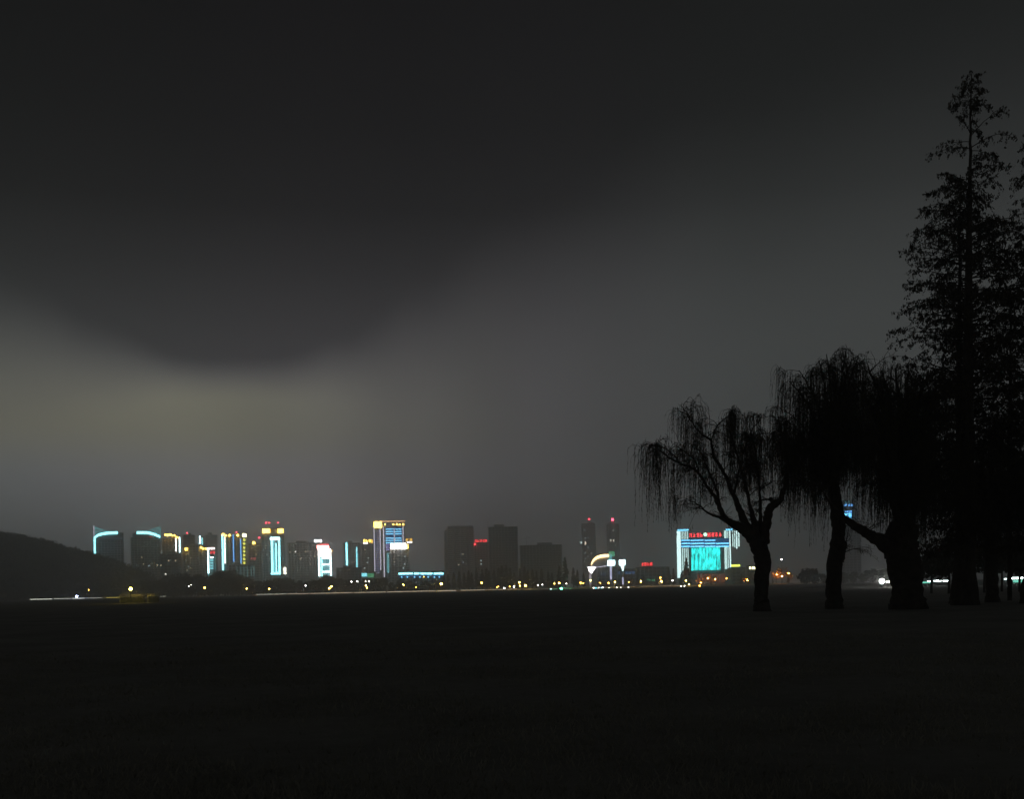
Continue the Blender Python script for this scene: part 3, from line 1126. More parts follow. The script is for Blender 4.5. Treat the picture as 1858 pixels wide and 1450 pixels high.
def place_lamp(x, y, gm, label, D=878.0, low=False, size=1.0, group=None):
    key = (gm.name, low)
    p = at(x, y, D)
    if key not in PROTO:
        PROTO[key] = o = low_proto(gm) if low else lamp_proto(gm)
    else:
        o = copy_tree(PROTO[key])
    o.location = (p.x, D, 0)
    H = max(.45, p.z)
    for ch in o.children:
        kind = ch.name.split('.')[0]
        if kind == 'post':
            ch.scale = (1, 1, H - .2)
        elif kind == 'arm':
            ch.location = (0, 0, H)
        else:
            ch.location = (0, .8 - .8 * size if not low else 0, H)
            ch.scale = (size, size, size)
    tag(o, label, 'lamp', group)
    return o


G1 = 'street lamps along the far shore'
amber = [(372, 1067, 1.0), (448, 1068.5, .85), (489, 1069, .85), (598, 1068, 1.0), (602, 1064.6, .95), (664.5, 1062.8, .95), (666, 1067, .7), (732, 1061.5, .85), (801, 1060, 1.6),
         (874, 1058, .95), (942.5, 1057, 1.0), (943.5, 1063.5, .75), (953.5, 1063, 1.2), (1006, 1059, .6), (1014.5, 1058.6, .9), (1071.5, 1053.5, .9), (1115.5, 1056.5, .95), (1162.5, 1055.5, 1.0), (1199.5, 1055.6, 1.2), (1244.5, 1054, .9), (1250, 1061, .8)]
for i, (x, y, s) in enumerate(amber):
    place_lamp(x, y, AMB, f'amber street lamp on the far shore, {ordinal(i + 1)} amber lamp from the left', size=s * 1.3, group=G1)
orange = [(755, 1066, .6), (902, 1066, .6), (904, 1065, .6), (925, 1064.6, .55), (1053.5, 1058, .95), (1058, 1059, .7), (1089, 1058, .6), (1104, 1058.4, .9), (1141, 1056.5, .6), (1198, 1049, .9), (1269, 1065.5, 1.0), (1318, 1050, .7), (161, 1071, .55)]
orange.sort()
for i, (x, y, s) in enumerate(orange):
    place_lamp(x, y, AMBO, f'orange street lamp on the far shore, {ordinal(i + 1)} orange lamp from the left', size=s * 1.3, group=G1)
white = [(342.5, 1064, .5), (347, 1062, .4), (555, 1063, .8), (638, 1056, .7), (648.5, 1055.5, .9), (663.5, 1055, .6), (669.5, 1055, .65), (915, 1067.6, .8), (932.6, 1065, 1.0), (976, 1062.6, .55), (984, 1061.4, .6), (1027.4, 1059.4, .6), (1220, 1054, .8), (1417.6, 1015.6, .8)]
for i, (x, y, s) in enumerate(white):
    place_lamp(x, y, LWHT, f'small white street lamp on the far shore, {ordinal(i + 1)} white lamp from the left', size=s * 1.3, group=G1)
low = [(1077, 1067.4), (1086, 1067), (1093.5, 1066.6), (1104.8, 1067), (1119, 1066.4), (1126.5, 1066.4), (1140.4, 1071), (1236, 1066.6), (1242, 1067)]
for i, (x, y) in enumerate(low):
    place_lamp(x, y, LWHT, f'low white bollard light on the far shore, {ordinal(i + 1)} from the left', low=True, size=[1.1, .8, 1.3, .7, .9, .7, 1.2, 1.0, 1.0][i], group='bollard lights along the far shore')
place_lamp(999.5, 1069.6, LCYN, 'small cyan low lamp just left of the green lamp', low=True, size=.9)
place_lamp(1018.3, 1069.6, LGRN, 'bright green low lamp on the far shore', low=True, size=3.0)
place_lamp(139, 1082.6, LBLU, 'bright blue-white low lamp at the foot of the hill', low=True, size=2.6)
for i, x in enumerate((1081, 1091.5)):
    place_lamp(x, 1070.5, glowm('teal_low_lamp', (.1, .7, .9), 6), ['left', 'right'][i] + ' of two dim blue low lamps below the white sail light', low=True, size=1.2)

place_lamp(237, 1069, glowm('garden_lamp', (1, .74, .10), 42), 'yellow garden lamp standing before the lit hedge at the left', D=232.0, low=True, size=1.15)
hd = empty('added_hedge', (at(254, 1085, 236).x, 236, 0))  # hedge added to stand for the yellow light patch by the lamp
tag(hd, 'added low hedge holding the yellow light patch at the left', 'hedge')
rg = np.random.default_rng(8)
for k, (xa, xb) in enumerate([(218, 263), (269, 288)]):
    XA, XB = at(xa, 1085, 236).x - hd.location.x, at(xb, 1085, 236).x - hd.location.x
    mb = MB()
    kk = int((XB - XA) * 420)
    c_ = np.stack([rg.uniform(XA, XB, kk), rg.uniform(-.45, .45, kk), rg.uniform(.05, 1.5, kk)], 1)
    u_ = rg.normal(size=(kk, 3)); u_ /= np.linalg.norm(u_, axis=1)[:, None]
    v_ = np.cross(u_, rg.normal(size=(kk, 3))); v_ /= np.linalg.norm(v_, axis=1)[:, None]
    mb.quads(c_, u_ * .05, v_ * .035)
    mb.build('foliage', mat('hedge_leaf', (.10, .11, .03), .8, .3, 2), hd)
    for z in (1.62, 1.95):
        mb = MB()
        mb.box(XA, XB, -.05, .05, z - .05, z + .05)
        mb.build('rail', mat('pale_rail', (.6, .58, .5), .6, .1, 2), hd)
    mb = MB()
    mb.box(XA - .12, XA - .003, -.12, .12, 0, 2.05)
    mb.build('rail_post', mat('pale_rail', (.6, .58, .5), .6, .1, 2), hd)

# bright glare lamp and the row of tube lights behind the near trees
lp = empty('floodlight_post', (at(1600, 1055, 250).x, 250, 0))
tag(lp, 'dazzling white floodlight on a short post between the willow trunks', 'floodlight')
zf = at(1600, 1055, 250).z
mb = MB()
mb.tube([(0, 0, 0), (0, 0, max(.3, zf - .2))], [.09, .07], 6)
mb.build('post', M_POST, lp)
mb = MB()
mb.tube([(0, -.16, zf), (0, .1, zf), (0, .22, zf)], [.54, .54, .2], 12)
mb.build('housing', M_POST, lp)
mb = MB()
mb.tube([(0, -.22, zf), (0, -.163, zf)], [.46, .50], 12)
mb.build('lens', STAR, lp)
lq = empty('bollard_lamp', (at(1611, 1056, 250).x, 250, 0))
tag(lq, 'small white lamp just right of the dazzling floodlight', 'lamp')
zf = at(1611, 1056, 250).z
mb = MB()
mb.tube([(0, 0, 0), (0, 0, zf - .12)], [.05, .05], 6)
mb.build('post', M_POST, lq)
mb = MB()
mb.box(-.28, .34, -.08, .08, zf - .118, zf + .07)
mb.build('lantern', LWHT, lq)

TUBE = glowm('cold_white_tube', (.80, 1, .96), 7)
GLOWD = glowm('dim_green_glow', (.16, .62, .46), .5)  # faint teal glow near the tubes, put in as dim glowing boxes
rows = [('row of small cold white tube lights low behind the central dark trunks', [(1668, 1690, GLOWD, 3, 1057.5), (1683, 1690, TUBE, .8, 1055), (1694, 1708, TUBE, .9, 1054.6), (1699, 1705, TUBE, 2.0, 1054.4), (1711, 1722, TUBE, 1.3, 1054.6), (1728, 1735, TUBE, 1.4, 1054.2)]),
        ('row of brighter cold white tube lights at the right edge behind the trunks', [(1786, 1789, GLOWD, 3, 1052), (1793, 1810, TUBE, 3.4, 1051.2), (1822, 1830, TUBE, .9, 1051), (1836, 1875, TUBE, 2.6, 1049.8), (1838, 1875, GLOWD, 5, 1055)])]
for lab, segs in rows:
    D = 260.0
    x0 = at(segs[0][0], 1055, D).x
    r = empty('light_rail', (x0, D, 0))
    tag(r, lab, 'rail lights')
    xe = at(segs[-1][1], 1055, D).x - x0
    zr = at(segs[1][0], segs[1][4], D).z
    mb = MB()
    mb.box(-.2, xe + .2, .0, .12, zr - .62, zr - .52)
    mb.build('rail', M_POST, r)
    for k in range(int(xe / 2.4) + 1):
        mb = MB()
        mb.box(k * 2.4 - .04, k * 2.4 + .04, .125, .2, 0, zr + .05)
        mb.build('post', M_POST, r)
    for a, c, mt, hp, yy in segs:
        pa, pc = at(a, yy, D), at(c, yy, D)
        hh = hp * D / F / 2
        mb = MB()
        mb.box(pa.x - x0, pc.x - x0, -.14 - .01 * hp, -.02, pa.z - hh, pa.z + hh)
        mb.build('tube_light', mt, r)
rl = empty('signal_post', (at(1704, 999, 300).x, 300, 0))
tag(rl, 'tiny red light on a pole above the tube lights', 'light')
zf = at(1704, 999, 300).z
mb = MB()
mb.tube([(0, 0, 0), (0, 0, zf - .3)], [.09, .05], 6)
mb.build('pole', M_POST, rl)
mb = MB()
mb.tube([(0, 0, zf - .3), (0, 0, zf - .15), (0, 0, zf + .15), (0, 0, zf + .3)], [.1, .28, .28, .1], 8)
mb.build('red_lamp', glowm('red_pole_lamp', (.9, .03, .03), .7), rl)

# ------------------------------------------------------------------ hill with its wood
HP = [(-700, 905), (-400, 915), (-200, 935), (-60, 958), (0, 968), (30, 971), (60, 977), (90, 986), (120, 994), (150, 1003), (175, 1010), (200, 1019), (225, 1030), (245, 1040), (258, 1049), (268, 1056), (285, 1075)]
HD = 1120.0
hx = np.array([at(x, y, HD).x for x, y in HP])
hz = np.array([max(0, at(x, y, HD).z - 5.0) for x, y in HP])


def hill_z(x, y):
    k = np.interp(x, hx, hz)
    d = (y - HD) / 150.0
    return np.maximum(0, k * (1 - np.abs(d) ** 2.0)) - .3


gx = np.linspace(hx[0], hx[-1], 90)
gy = np.linspace(HD - 150, HD + 150, 24)
GX, GY = np.meshgrid(gx, gy)
GZ = hill_z(GX, GY)
mb = MB()
ii, jj = np.meshgrid(np.arange(23), np.arange(89), indexing='ij')
a = (ii * 90 + jj).ravel()
mb.add(np.stack([GX, GY, GZ], -1).reshape(-1, 3), np.stack([a, a + 1, a + 91, a + 90], 1))
mb.build('hill', M_HILL, smooth=True, kind='structure')


def leaf_blob(mb, c, r, k, size, rng, flat=.8):
    d = rng.normal(size=(k, 3))
    d /= np.linalg.norm(d, axis=1)[:, None]
    rad = rng.random(k) ** .4
    p = np.asarray(c) + d * (rad[:, None] * np.asarray(r))
    u = rng.normal(size=(k, 3))
    u /= np.linalg.norm(u, axis=1)[:, None]
    v = np.cross(u, rng.normal(size=(k, 3)))
    v /= np.linalg.norm(v, axis=1)[:, None] + 1e-9
    s = size * rng.uniform(.5, 1.3, k)[:, None]
    mb.quads(p, u * s, v * s * flat)


rng = np.random.default_rng(5)
mb = MB()
cnt = 0
while cnt < 2600:
    x = rng.uniform(at(-260, 1000, HD).x, hx[-1])
    y = HD + rng.uniform(-145, 60)
    z = hill_z(x, y)
    if z < 1.0 and rng.random() < .6:
        continue
    rr = rng.uniform(2.4, 5.2)
    leaf_blob(mb, (x, y, z + rr * .7), (rr, rr, rr * rng.uniform(.8, 1.25)), 34, .95, rng)
    cnt += 1
ho = mb.build('hillside_wood', M_FARL, kind='stuff')
tag(ho, 'dense dark wood covering the hill at the left edge', 'wood')

# ------------------------------------------------------------------ trees along the far shore


def far_tree_proto(kind, seed):
    rng = np.random.default_rng(seed)
    r = empty('shore_tree' if kind == 'round' else 'pointed_tree', (0, 0, 0))
    t = MB()
    c = MB()
    if kind == 'round':       # 10 m unit tree
        t.tube([(0, 0, 0), (.1, 0, 2), (.0, .1, 4.5), (.2, 0, 7.5)], [.32, .24, .18, .06], 6)
        for _ in range(9):
            a = rng.random() * 6.28
            L = rng.uniform(1.5, 3.4)
            z = rng.uniform(3, 6)
            e = (math.cos(a) * L, math.sin(a) * L, z + rng.uniform(.8, 2.4))
            t.tube([(0, 0, z), (e[0] * .5, e[1] * .5, z + .8), e], [.1, .07, .03], 4)
            leaf_blob(c, e, (1.5, 1.5, 1.2), 60, .34, rng)
        leaf_blob(c, (0, 0, 7.8), (2.0, 2.0, 1.9), 130, .34, rng)
        leaf_blob(c, (0, 0, 5.6), (3.2, 3.2, 2.0), 170, .36, rng)
        leaf_blob(c, (0, 0, 2.6), (2.9, 2.9, 2.3), 190, .36, rng)
    else:
        t.tube([(0, 0, 0), (0, 0, 5), (.05, 0, 9.8)], [.26, .16, .03], 6)
        for z in np.arange(1.6, 9.9, .34):
            rad = (1 - z / 10.4) ** .8 * 1.75 * rng.uniform(.6, 1.15)
            for _ in range(3):
                a = rng.random() * 6.28
                e = (math.cos(a) * rad, math.sin(a) * rad, z + rad * .12)
                t.tube([(0, 0, z - .1), e], [.05, .015], 4)
                leaf_blob(c, (e[0] * .65, e[1] * .65, e[2]), (.5 * rad + .1, .5 * rad + .1, .3), 20, .19, rng)
    t.build('trunk', M_BARK, r)
    c.build('crown', M_FARL, r)
    return r


PR = [far_tree_proto('round', s) for s in (1, 2, 3)]
PP = [far_tree_proto('pointed', s) for s in (4, 5, 6)]
used = set()


def far_tree(proto, x, ytop, D, wide, label, group):
    p = at(x, ytop, D)
    if proto.name in used:
        o = copy_tree(proto)
    else:
        o = proto
        used.add(proto.name)
    hgt = p.z / 10.0
    o.location = (p.x, D, 0)
    o.scale = (hgt * wide, hgt * wide, hgt)
    o.rotation_euler = (0, 0, (x * 1.7) % 6.28)
    tag(o, label, 'tree', group)
    return o


rn = random.Random(3)
xs = []
x = 268.0
while x < 812:
    xs.append(x)
    x += rn.uniform(9, 15)
topline = [(268, 1052), (330, 1040), (380, 1041), (400, 1034), (418, 1034), (440, 1048), (470, 1054), (490, 1047), (520, 1048), (560, 1052), (590, 1046), (620, 1050), (660, 1052), (700, 1050), (730, 1056), (812, 1055)]
tx, ty = zip(*topline)
for i, x in enumerate(xs):
    D = rn.uniform(930, 1010) if i % 2 else rn.uniform(900, 940)
    far_tree(PR[i % 3], x, float(np.interp(x, tx, ty)) + rn.uniform(-4, 6), D, rn.uniform(.85, 1.25),
             f'dark round tree below the neon towers, {ordinal(i + 1)} from the hill', 'round trees along the far shore')
xs = [806, 814, 822, 831, 841, 850, 857, 865, 873, 881, 889, 897, 905, 911, 918, 926, 934, 942, 951, 958, 966, 975, 984, 993, 1002, 1014, 1026, 1040, 1049, 1058]
tops = [1047, 1043, 1039, 1037, 1041, 1036, 1040, 1031, 1034, 1032, 1036, 1035, 1031, 1028, 1026, 1031, 1040, 1032, 1029, 1035, 1034, 1036, 1033, 1038, 1040, 1028, 1012, 1031, 1035, 1040]
for i, (x, y) in enumerate(zip(xs, tops)):
    far_tree(PP[i % 3], x + rn.uniform(-2, 2), y, rn.uniform(905, 1000), rn.uniform(.9, 1.3),
             f'dark pointed conifer in the far row below the unlit towers, {ordinal(i + 1)} from the left', 'pointed trees along the far shore')
xs = [1146, 1156, 1168, 1190, 1205, 1213, 1222, 1236, 1245, 1252, 1290, 1345, 1352, 1362, 1402, 1430]
tops = [1040, 1037, 1044, 1046, 1040, 1030, 1032, 1040, 1014, 1036, 1052, 1042, 1046, 1040, 1050, 1040]
for i, (x, y) in enumerate(zip(xs, tops)):
    far_tree(PP[i % 3], x, y, rn.uniform(905, 990), rn.uniform(.8, 1.2),
             f'sparse dark tree around the cyan screen building, {ordinal(i + 1)} from the left', 'trees near the screen building')
xs = [1462, 1478, 1494, 1510, 1530, 1548, 1566, 1584, 1604, 1626]
for i, x in enumerate(xs):
    far_tree(PR[i % 3], x, rn.uniform(1030, 1042), rn.uniform(700, 820), rn.uniform(1.0, 1.4),
             f'dim far tree behind the willow trunks, {ordinal(i + 1)} from the left', 'far trees behind the willows')


# small orange-lit trees by the screen building
def lit_tree(x, ytop, D, label, lamp_px):
    r = empty('lit_tree', (at(x, 1060, D).x, D, 0))
    hgt = at(x, ytop, D).z
    rng = np.random.default_rng(int(x))
    t = MB()
    t.tube([(0, 0, 0), (.1, 0, hgt * .4), (0, 0, hgt * .85)], [.22, .15, .05], 6)
    t.build('trunk', M_BARK, r)
    c = MB()
    for _ in range(7):
        leaf_blob(c, (rng.normal(0, hgt * .16), rng.normal(0, hgt * .16), hgt * rng.uniform(.5, .9)), (hgt * .17,) * 3, 60, .3, rng)
    c.build('crown', M_FLAME, r)
    tag(r, label, 'tree', 'orange-lit trees')
    return r


lit = [(1272, 1049, 900, 'orange-lit tree below the left half of the cyan screen'), (1284, 1043, 960, 'dim red-lit tree below the middle of the cyan screen'),
       (1298, 1044, 970, 'dim red-lit tree below the right half of the cyan screen'), (1355, 1046, 930, 'dim orange-lit tree just left of the first willow trunk'),
       (1408, 1034, 900, 'orange-lit tree right of the first willow trunk, leftmost of three'), (1419, 1029, 890, 'tallest orange-lit tree right of the first willow trunk'),
       (1432, 1038, 900, 'orange-lit tree right of the first willow trunk, rightmost of three')]
for x, y, D, lab in lit:
    lit_tree(x, y, D, lab, None)
ups = [(1271, 1058, 895.5), (1284, 1050, 956), (1298, 1051, 966), (1356, 1053, 926), (1409, 1043, 895.5), (1419, 1046, 885.5), (1431, 1041, 895.5)]  # lamps added to make the orange crowns glow
for i, (x, y, D) in enumerate(ups):
    place_lamp(x, y, glowm('added_orange_lamp', (1, .38, .05), 280), f'small orange lamp added to light a tree, {ordinal(i + 1)} from the left', D=D, low=True, size=.9, group='lamps added at the lit trees')


# ------------------------------------------------------------------ near trees
class Tree:
    def __init__(s, name, label, x, ybase, D, seed):
        s.D = D
        p = at(x, ybase, D)
        s.o = Vector((p.x, D, 0))
        s.root = tag(empty(name, s.o), label, 'tree')
        s.rng = np.random.default_rng(seed)
        s.limbs = []

    def P(s, x, y, d=0.0):
        p = at(x, y, s.D + d)
        return np.array([p.x - s.o.x, d, p.z])

    def limb(s, pts, part='limb', k=8, wob=.25, smooth=True):
        """pts: (x px, y px, depth m, radius px)."""
        q = np.array([[*s.P(x, y, d), (r * (.58 + .042 * min(r, 10))) * s.D / F] for x, y, d, r in pts])
        if part == 'trunk':
            q[0, 2] = -.15
        c = spline(q, 5)
        c[:, :3] += s.rng.normal(0, .02, (len(c), 3)) * (c[:, 3:4] > .02)
        b = MB()
        b.tube(c[:, :3], np.maximum(c[:, 3], .006), k, True, wob, s.rng)
        b.build(part, M_BARK, s.root, smooth)
        s.limbs.append(c)
        return c


def hang(mb, mleaf, start, out, L, rng, sway):
    """One drooping withe with its narrow leaves."""
    seg = max(4, int(L / .28))
    t = np.linspace(0, 1, seg + 1)
    reach = np.minimum(t * L, .45) * rng.uniform(.5, 1.3)
    rise = .12 * np.sin(np.minimum(t * L / .5, 1) * np.pi)
    p = start + out * reach[:, None]
    p[:, 2] += rise - t * L
    p[:, 0] += sway * (t * L) ** 1.4 * .05 + rng.normal(0, .012, seg + 1)
    p[:, 1] += rng.normal(0, .012, seg + 1)
    mb.tube(p, np.linspace(.009, .004, seg + 1), 3, False)
    k = int(L * rng.uniform(4, 9))
    if k:
        f = rng.random(k) * seg
        i = np.minimum(f.astype(int), seg - 1)
        c = p[i] + (p[i + 1] - p[i]) * (f - i)[:, None]
        a = rng.random(k) * 6.28
        d = np.stack([np.cos(a) * .35, np.sin(a) * .35, -np.ones(k)], 1)
        ln = rng.uniform(.03, .075, k)[:, None]
        u = d * ln
        v = np.stack([-np.sin(a), np.cos(a), np.zeros(k)], 1) * .0085
        mleaf.quads(c + u, u, v)


def willow_crown(T, per_m, strands, Lrange, zmin, start=.35, sub=(0.7, 2.0), skip_first=True, up=.45, dens=None, long=None):
    """Side branches off the limbs, forked twigs on those, then tassels of hanging withes. dens(x,z) thins or thickens."""
    rng = T.rng
    tw, lf = MB(), MB()

    def tassels(pts, d, n_t):
        for _k in range(n_t):
            q = rng.uniform(.2, 1.0) * (len(pts) - 1)
            j = min(int(q), len(pts) - 2)
            ps = pts[j] + (pts[j + 1] - pts[j]) * (q - j)
            dn = 1.0 if dens is None else dens(ps[0], ps[2])
            ns = rng.poisson(strands * dn * rng.uniform(.3, 1.7))
            Lt = rng.uniform(*Lrange) * rng.uniform(.5, 1.0) * (1.0 if long is None else long(ps[0]))
            sway = rng.normal(-.3, .5)
            for _s in range(ns):
                aa = rng.random() * 6.28
                out = np.array([math.cos(aa), math.sin(aa), 0]) * .55 + d * .5
                L = Lt * rng.uniform(.5, 1.15)
                st = ps + rng.normal(0, .10, 3)
                zm = zmin(st[0])
                L = min(L, max(.25, st[2] - zm - rng.random() * 1.2))
                hang(tw, lf, st, out, L, rng, sway)

    def shoot(p0, d, Ls, r0, droop, k=7):
        t = np.linspace(0, 1, k)[:, None]
        bend = rng.normal(0, .18, 3) * Ls
        pts = p0 + d * (t * Ls) + bend * t * t + np.array([0, 0, -1.0]) * (t ** 2.2) * Ls * droop
        pts += rng.normal(0, .035, pts.shape) * t
        tw.tube(pts, np.linspace(r0, .006, k), 5, False)
        return pts

    for li, c in enumerate(T.limbs):
        if li == 0 and skip_first:
            continue
        seglen = np.linalg.norm(np.diff(c[:, :3], axis=0), axis=1)
        cum = np.concatenate([[0], np.cumsum(seglen)])
        nsub = int(cum[-1] * (1 - start) * per_m) + 4
        for _ in range(nsub):
            f = cum[-1] * (start + (1 - start) * rng.random() ** .75)
            i = max(min(np.searchsorted(cum, f) - 1, len(c) - 2), 0)
            p0 = c[i, :3] + (c[i + 1, :3] - c[i, :3]) * ((f - cum[i]) / (seglen[i] + 1e-9))
            tg = c[i + 1, :3] - c[i, :3]
            tg = tg / (np.linalg.norm(tg) + 1e-9)
            a = rng.random() * 6.28
            d = tg * .6 + np.array([math.cos(a), math.sin(a), 0]) * .9 + np.array([0, 0, up * rng.uniform(-.2, 1.5)])
            d /= np.linalg.norm(d)
            Ls = rng.uniform(*sub) * (1.0 if f < cum[-1] * .85 else .75)
            pts = shoot(p0, d, Ls, min(.032, c[i, 3] * .55), rng.uniform(.15, .6))
            tassels(pts, d, max(1, int(Ls * 1.8)))
            for _f in range(rng.integers(2, 5)):
                j = rng.integers(2, 6)
                d2 = d + rng.normal(0, .75, 3)
                d2 /= np.linalg.norm(d2)
                p2 = shoot(pts[j], d2, Ls * rng.uniform(.35, .75), .014, rng.uniform(.2, .8), 5)
                tassels(p2, d2, max(1, int(Ls * 1.1)))
    cr = tw.build('withes', M_BARK, T.root)
    cr['kind'] = 'stuff'
    lv = lf.build('crown', M_WIL, T.root)
    lv['kind'] = 'stuff'


ZB = lambda T, pairs: (lambda x: float(np.interp(x, [T.P(a, y)[0] for a, y in pairs], [T.P(a, y)[2] for a, y in pairs])))

# first willow: its bare limbs can be traced
T = Tree('willow_tree', 'leaning bare-limbed willow, leftmost tree, in front of the cyan screen building', 1382, 1112, 58.0, 21)
T.limb([(1383, 1112, 0, 17), (1382, 1095, 0, 13.5), (1381, 1072, 0, 12.5), (1383, 1040, 0, 13.5), (1383, 1012, 0, 14.5), (1376, 992, 0, 15)], 'trunk', 12)
T.limb([(1379, 1000, 0, 13), (1366, 978, 0, 11.5), (1352, 964, -.2, 9.5), (1334, 952, -.4, 8), (1317, 943, -.6, 6.5), (1306, 921, -.7, 5.4), (1298, 903, -.8, 4.6), (1285, 887, -.9, 3.8), (1270, 862, -1.0, 3.4), (1256, 849, -1.2, 3), (1235, 842, -1.4, 2.6), (1212, 829, -1.6, 2.2), (1194, 815, -1.6, 1.5), (1176, 806, -1.6, 1.2), (1164, 810, -1.6, .9)])
T.limb([(1235, 842, -1.4, 2.2), (1222, 826, -.8, 1.7), (1204, 812, -.3, 1.3), (1186, 808, .2, .9)])
T.limb([(1256, 767, 2.0, 1.8), (1250, 754, 2.6, 1.4), (1244, 745, 3.0, 1.0)])
T.limb([(1270, 862, -1.0, 2.6), (1262, 838, -.6, 2.0), (1246, 822, -.2, 1.5), (1230, 812, .2, 1.0)])
T.limb([(1331, 898, 1.2, 3.6), (1340, 860, .6, 2.8), (1350, 820, 0, 2.2), (1362, 786, -.6, 1.6), (1382, 756, -1.0, 1.0)])
T.limb([(1317, 943, -.6, 4.6), (1301, 938, -1.0, 3.4), (1284, 930, -1.5, 2.6), (1266, 916, -2.0, 1.8), (1250, 908, -2.4, 1.1)])
T.limb([(1306, 921, -.7, 4.4), (1301, 892, -.3, 3.6), (1291, 868, .1, 3), (1282, 846, .4, 2.4), (1274, 826, .7, 1.8), (1262, 808, 1.0, 1.2)])
T.limb([(1366, 978, 0, 9), (1353, 950, .5, 8), (1342, 924, .9, 7), (1331, 898, 1.2, 5.4), (1314, 858, 1.6, 4.4), (1296, 830, 1.9, 3.8), (1290, 800, 2.0, 3.2), (1272, 787, 2.0, 2.6), (1256, 767, 2.0, 1.9), (1238, 738, 2.0, 1.2)])
T.limb([(1290, 800, 2.0, 2.4), (1300, 776, 1.6, 1.8), (1312, 762, 1.4, 1.4), (1330, 748, 1.2, 1)])
T.limb([(1372, 975, 0, 9), (1368, 946, -.4, 6.5), (1361, 920, -.9, 4.6), (1353, 884, -1.4, 3.8), (1343, 846, -1.8, 3.2), (1330, 800, -2.2, 2.4), (1318, 760, -2.4, 1.5)])
T.limb([(1376, 972, .2, 9), (1380, 944, .6, 5), (1379, 903, 1.0, 3.6), (1375, 860, 1.5, 3), (1368, 810, 1.9, 2.3), (1360, 770, 2.1, 1.4)])
T.limb([(1384, 985, 0, 12), (1389, 960, 0, 9.5), (1393, 940, 0, 8.6), (1398, 922, -.1, 8.4), (1412, 911, -.3, 6.6), (1422, 891, -.5, 5.4), (1427, 866, -.8, 4.4), (1428, 835, -1.1, 3.6), (1420, 795, -1.4, 2.6), (1411, 756, -1.7, 1.5)])
T.limb([(1398, 922, 0, 8), (1402, 912, .2, 5), (1396, 905, .3, 3.8)], 'stub')
T.limb([(1389, 960, .2, 6), (1380, 952, .6, 3.6), (1366, 940, 1.0, 2.2), (1352, 930, 1.4, 1.2)])
T.limb([(1427, 866, -.8, 3.4), (1438, 846, -.4, 2.8), (1446, 815, 0, 2.2), (1450, 780, .4, 1.4)])
zm = ZB(T, [(1140, 960), (1185, 965), (1215, 985), (1240, 950), (1270, 930), (1330, 915), (1390, 900), (1425, 950), (1450, 1000)])
xr = T.P(1325, 800)[0]
xl = T.P(1196, 800)[0]
xl2 = T.P(1215, 800)[0]
willow_crown(T, 2.6, 3.4, (.9, 4.4), zm, .26, (.5, 1.7), dens=lambda x, z: 1.9 if x > xr else (1.35 if x < xl else .75), long=lambda x: 1.55 if x < xl2 else 1.0)

# second and third willow
def fan(T, fork, tips, r0=6.0, depth=3.4):
    for i, (x, y, d) in enumerate(tips):
        fx, fy = fork
        T.limb([(fx, fy, 0, r0), (fx + (x - fx) * .25, fy + (y - fy) * .42, d * .25, r0 * .66), (fx + (x - fx) * .6, fy + (y - fy) * .78, d * .6, r0 * .4), (x, y, d, r0 * .16)])


T = Tree('willow_tree', 'second willow with upright trunk standing left of the dazzling floodlight', 1514, 1110, 60.0, 22)
T.limb([(1515, 1112, 0, 17), (1513, 1085, 0, 14), (1512, 1050, 0, 14), (1516, 1010, 0, 14), (1522, 975, 0, 12), (1520, 945, 0, 12), (1516, 910, .2, 11), (1512, 880, .3, 10)], 'trunk', 12)
T.limb([(1524, 1020, .2, 8), (1530, 1000, .3, 7), (1531, 984, .3, 6.5)], 'stub')
fan(T, (1514, 890), [(1432, 690, -1.5), (1450, 672, 1.5), (1470, 700, 3), (1486, 655, -2.5), (1500, 642, .5), (1520, 665, 2.8), (1440, 780, -3), (1425, 745, .8), (1545, 650, -.6), (1560, 690, 2.2), (1465, 810, 3.2), (1535, 636, 1.2), (1558, 645, -1.6), (1445, 840, 1.2), (1470, 860, -2.6), (1560, 770, -3), (1530, 740, -3.4), (1490, 750, 2)], 6.5)
zm = ZB(T, [(1405, 880), (1430, 900), (1450, 1005), (1470, 1045), (1496, 1010), (1512, 900), (1552, 890), (1580, 960), (1620, 1000)])
willow_crown(T, 2.2, 3.6, (1.0, 5.0), zm, .22, (.7, 2.0))

T = Tree('willow_tree', 'massive dark willow with a thick limb reaching left over the floodlight', 1646, 1110, 56.0, 23)
T.limb([(1650, 1114, 0, 36), (1648, 1085, 0, 28), (1644, 1050, 0, 27), (1638, 1015, 0, 30), (1634, 985, 0, 30), (1640, 950, 0, 24)], 'trunk', 14)
T.limb([(1622, 1000, 0, 17), (1600, 984, -.3, 13), (1582, 974, -.5, 10.5), (1560, 960, -.8, 9), (1542, 948, -1.0, 7.5), (1528, 936, -1.3, 5.6), (1508, 915, -1.6, 3.5), (1490, 890, -1.9, 1.6)])
fan(T, (1640, 965), [(1560, 720, 2.5), (1575, 665, -1.0), (1600, 672, 1.4), (1625, 668, -2.4), (1648, 670, .2), (1675, 690, 2.2), (1700, 700, -2), (1590, 780, -3.4), (1655, 760, 3.6), (1720, 760, .5), (1735, 820, -2.6), (1545, 800, -2.0), (1555, 700, -2.6), (1685, 672, -.5), (1715, 690, 1.8), (1590, 690, 3.2), (1690, 840, 3.4), (1610, 850, -4), (1570, 830, 3.6), (1660, 830, -4)], 12)
zm = ZB(T, [(1530, 880), (1560, 930), (1585, 960), (1610, 985), (1640, 1010), (1680, 1035), (1760, 1040)])
willow_crown(T, 1.9, 3.6, (1.2, 5.0), zm, .20, (.7, 2.1))

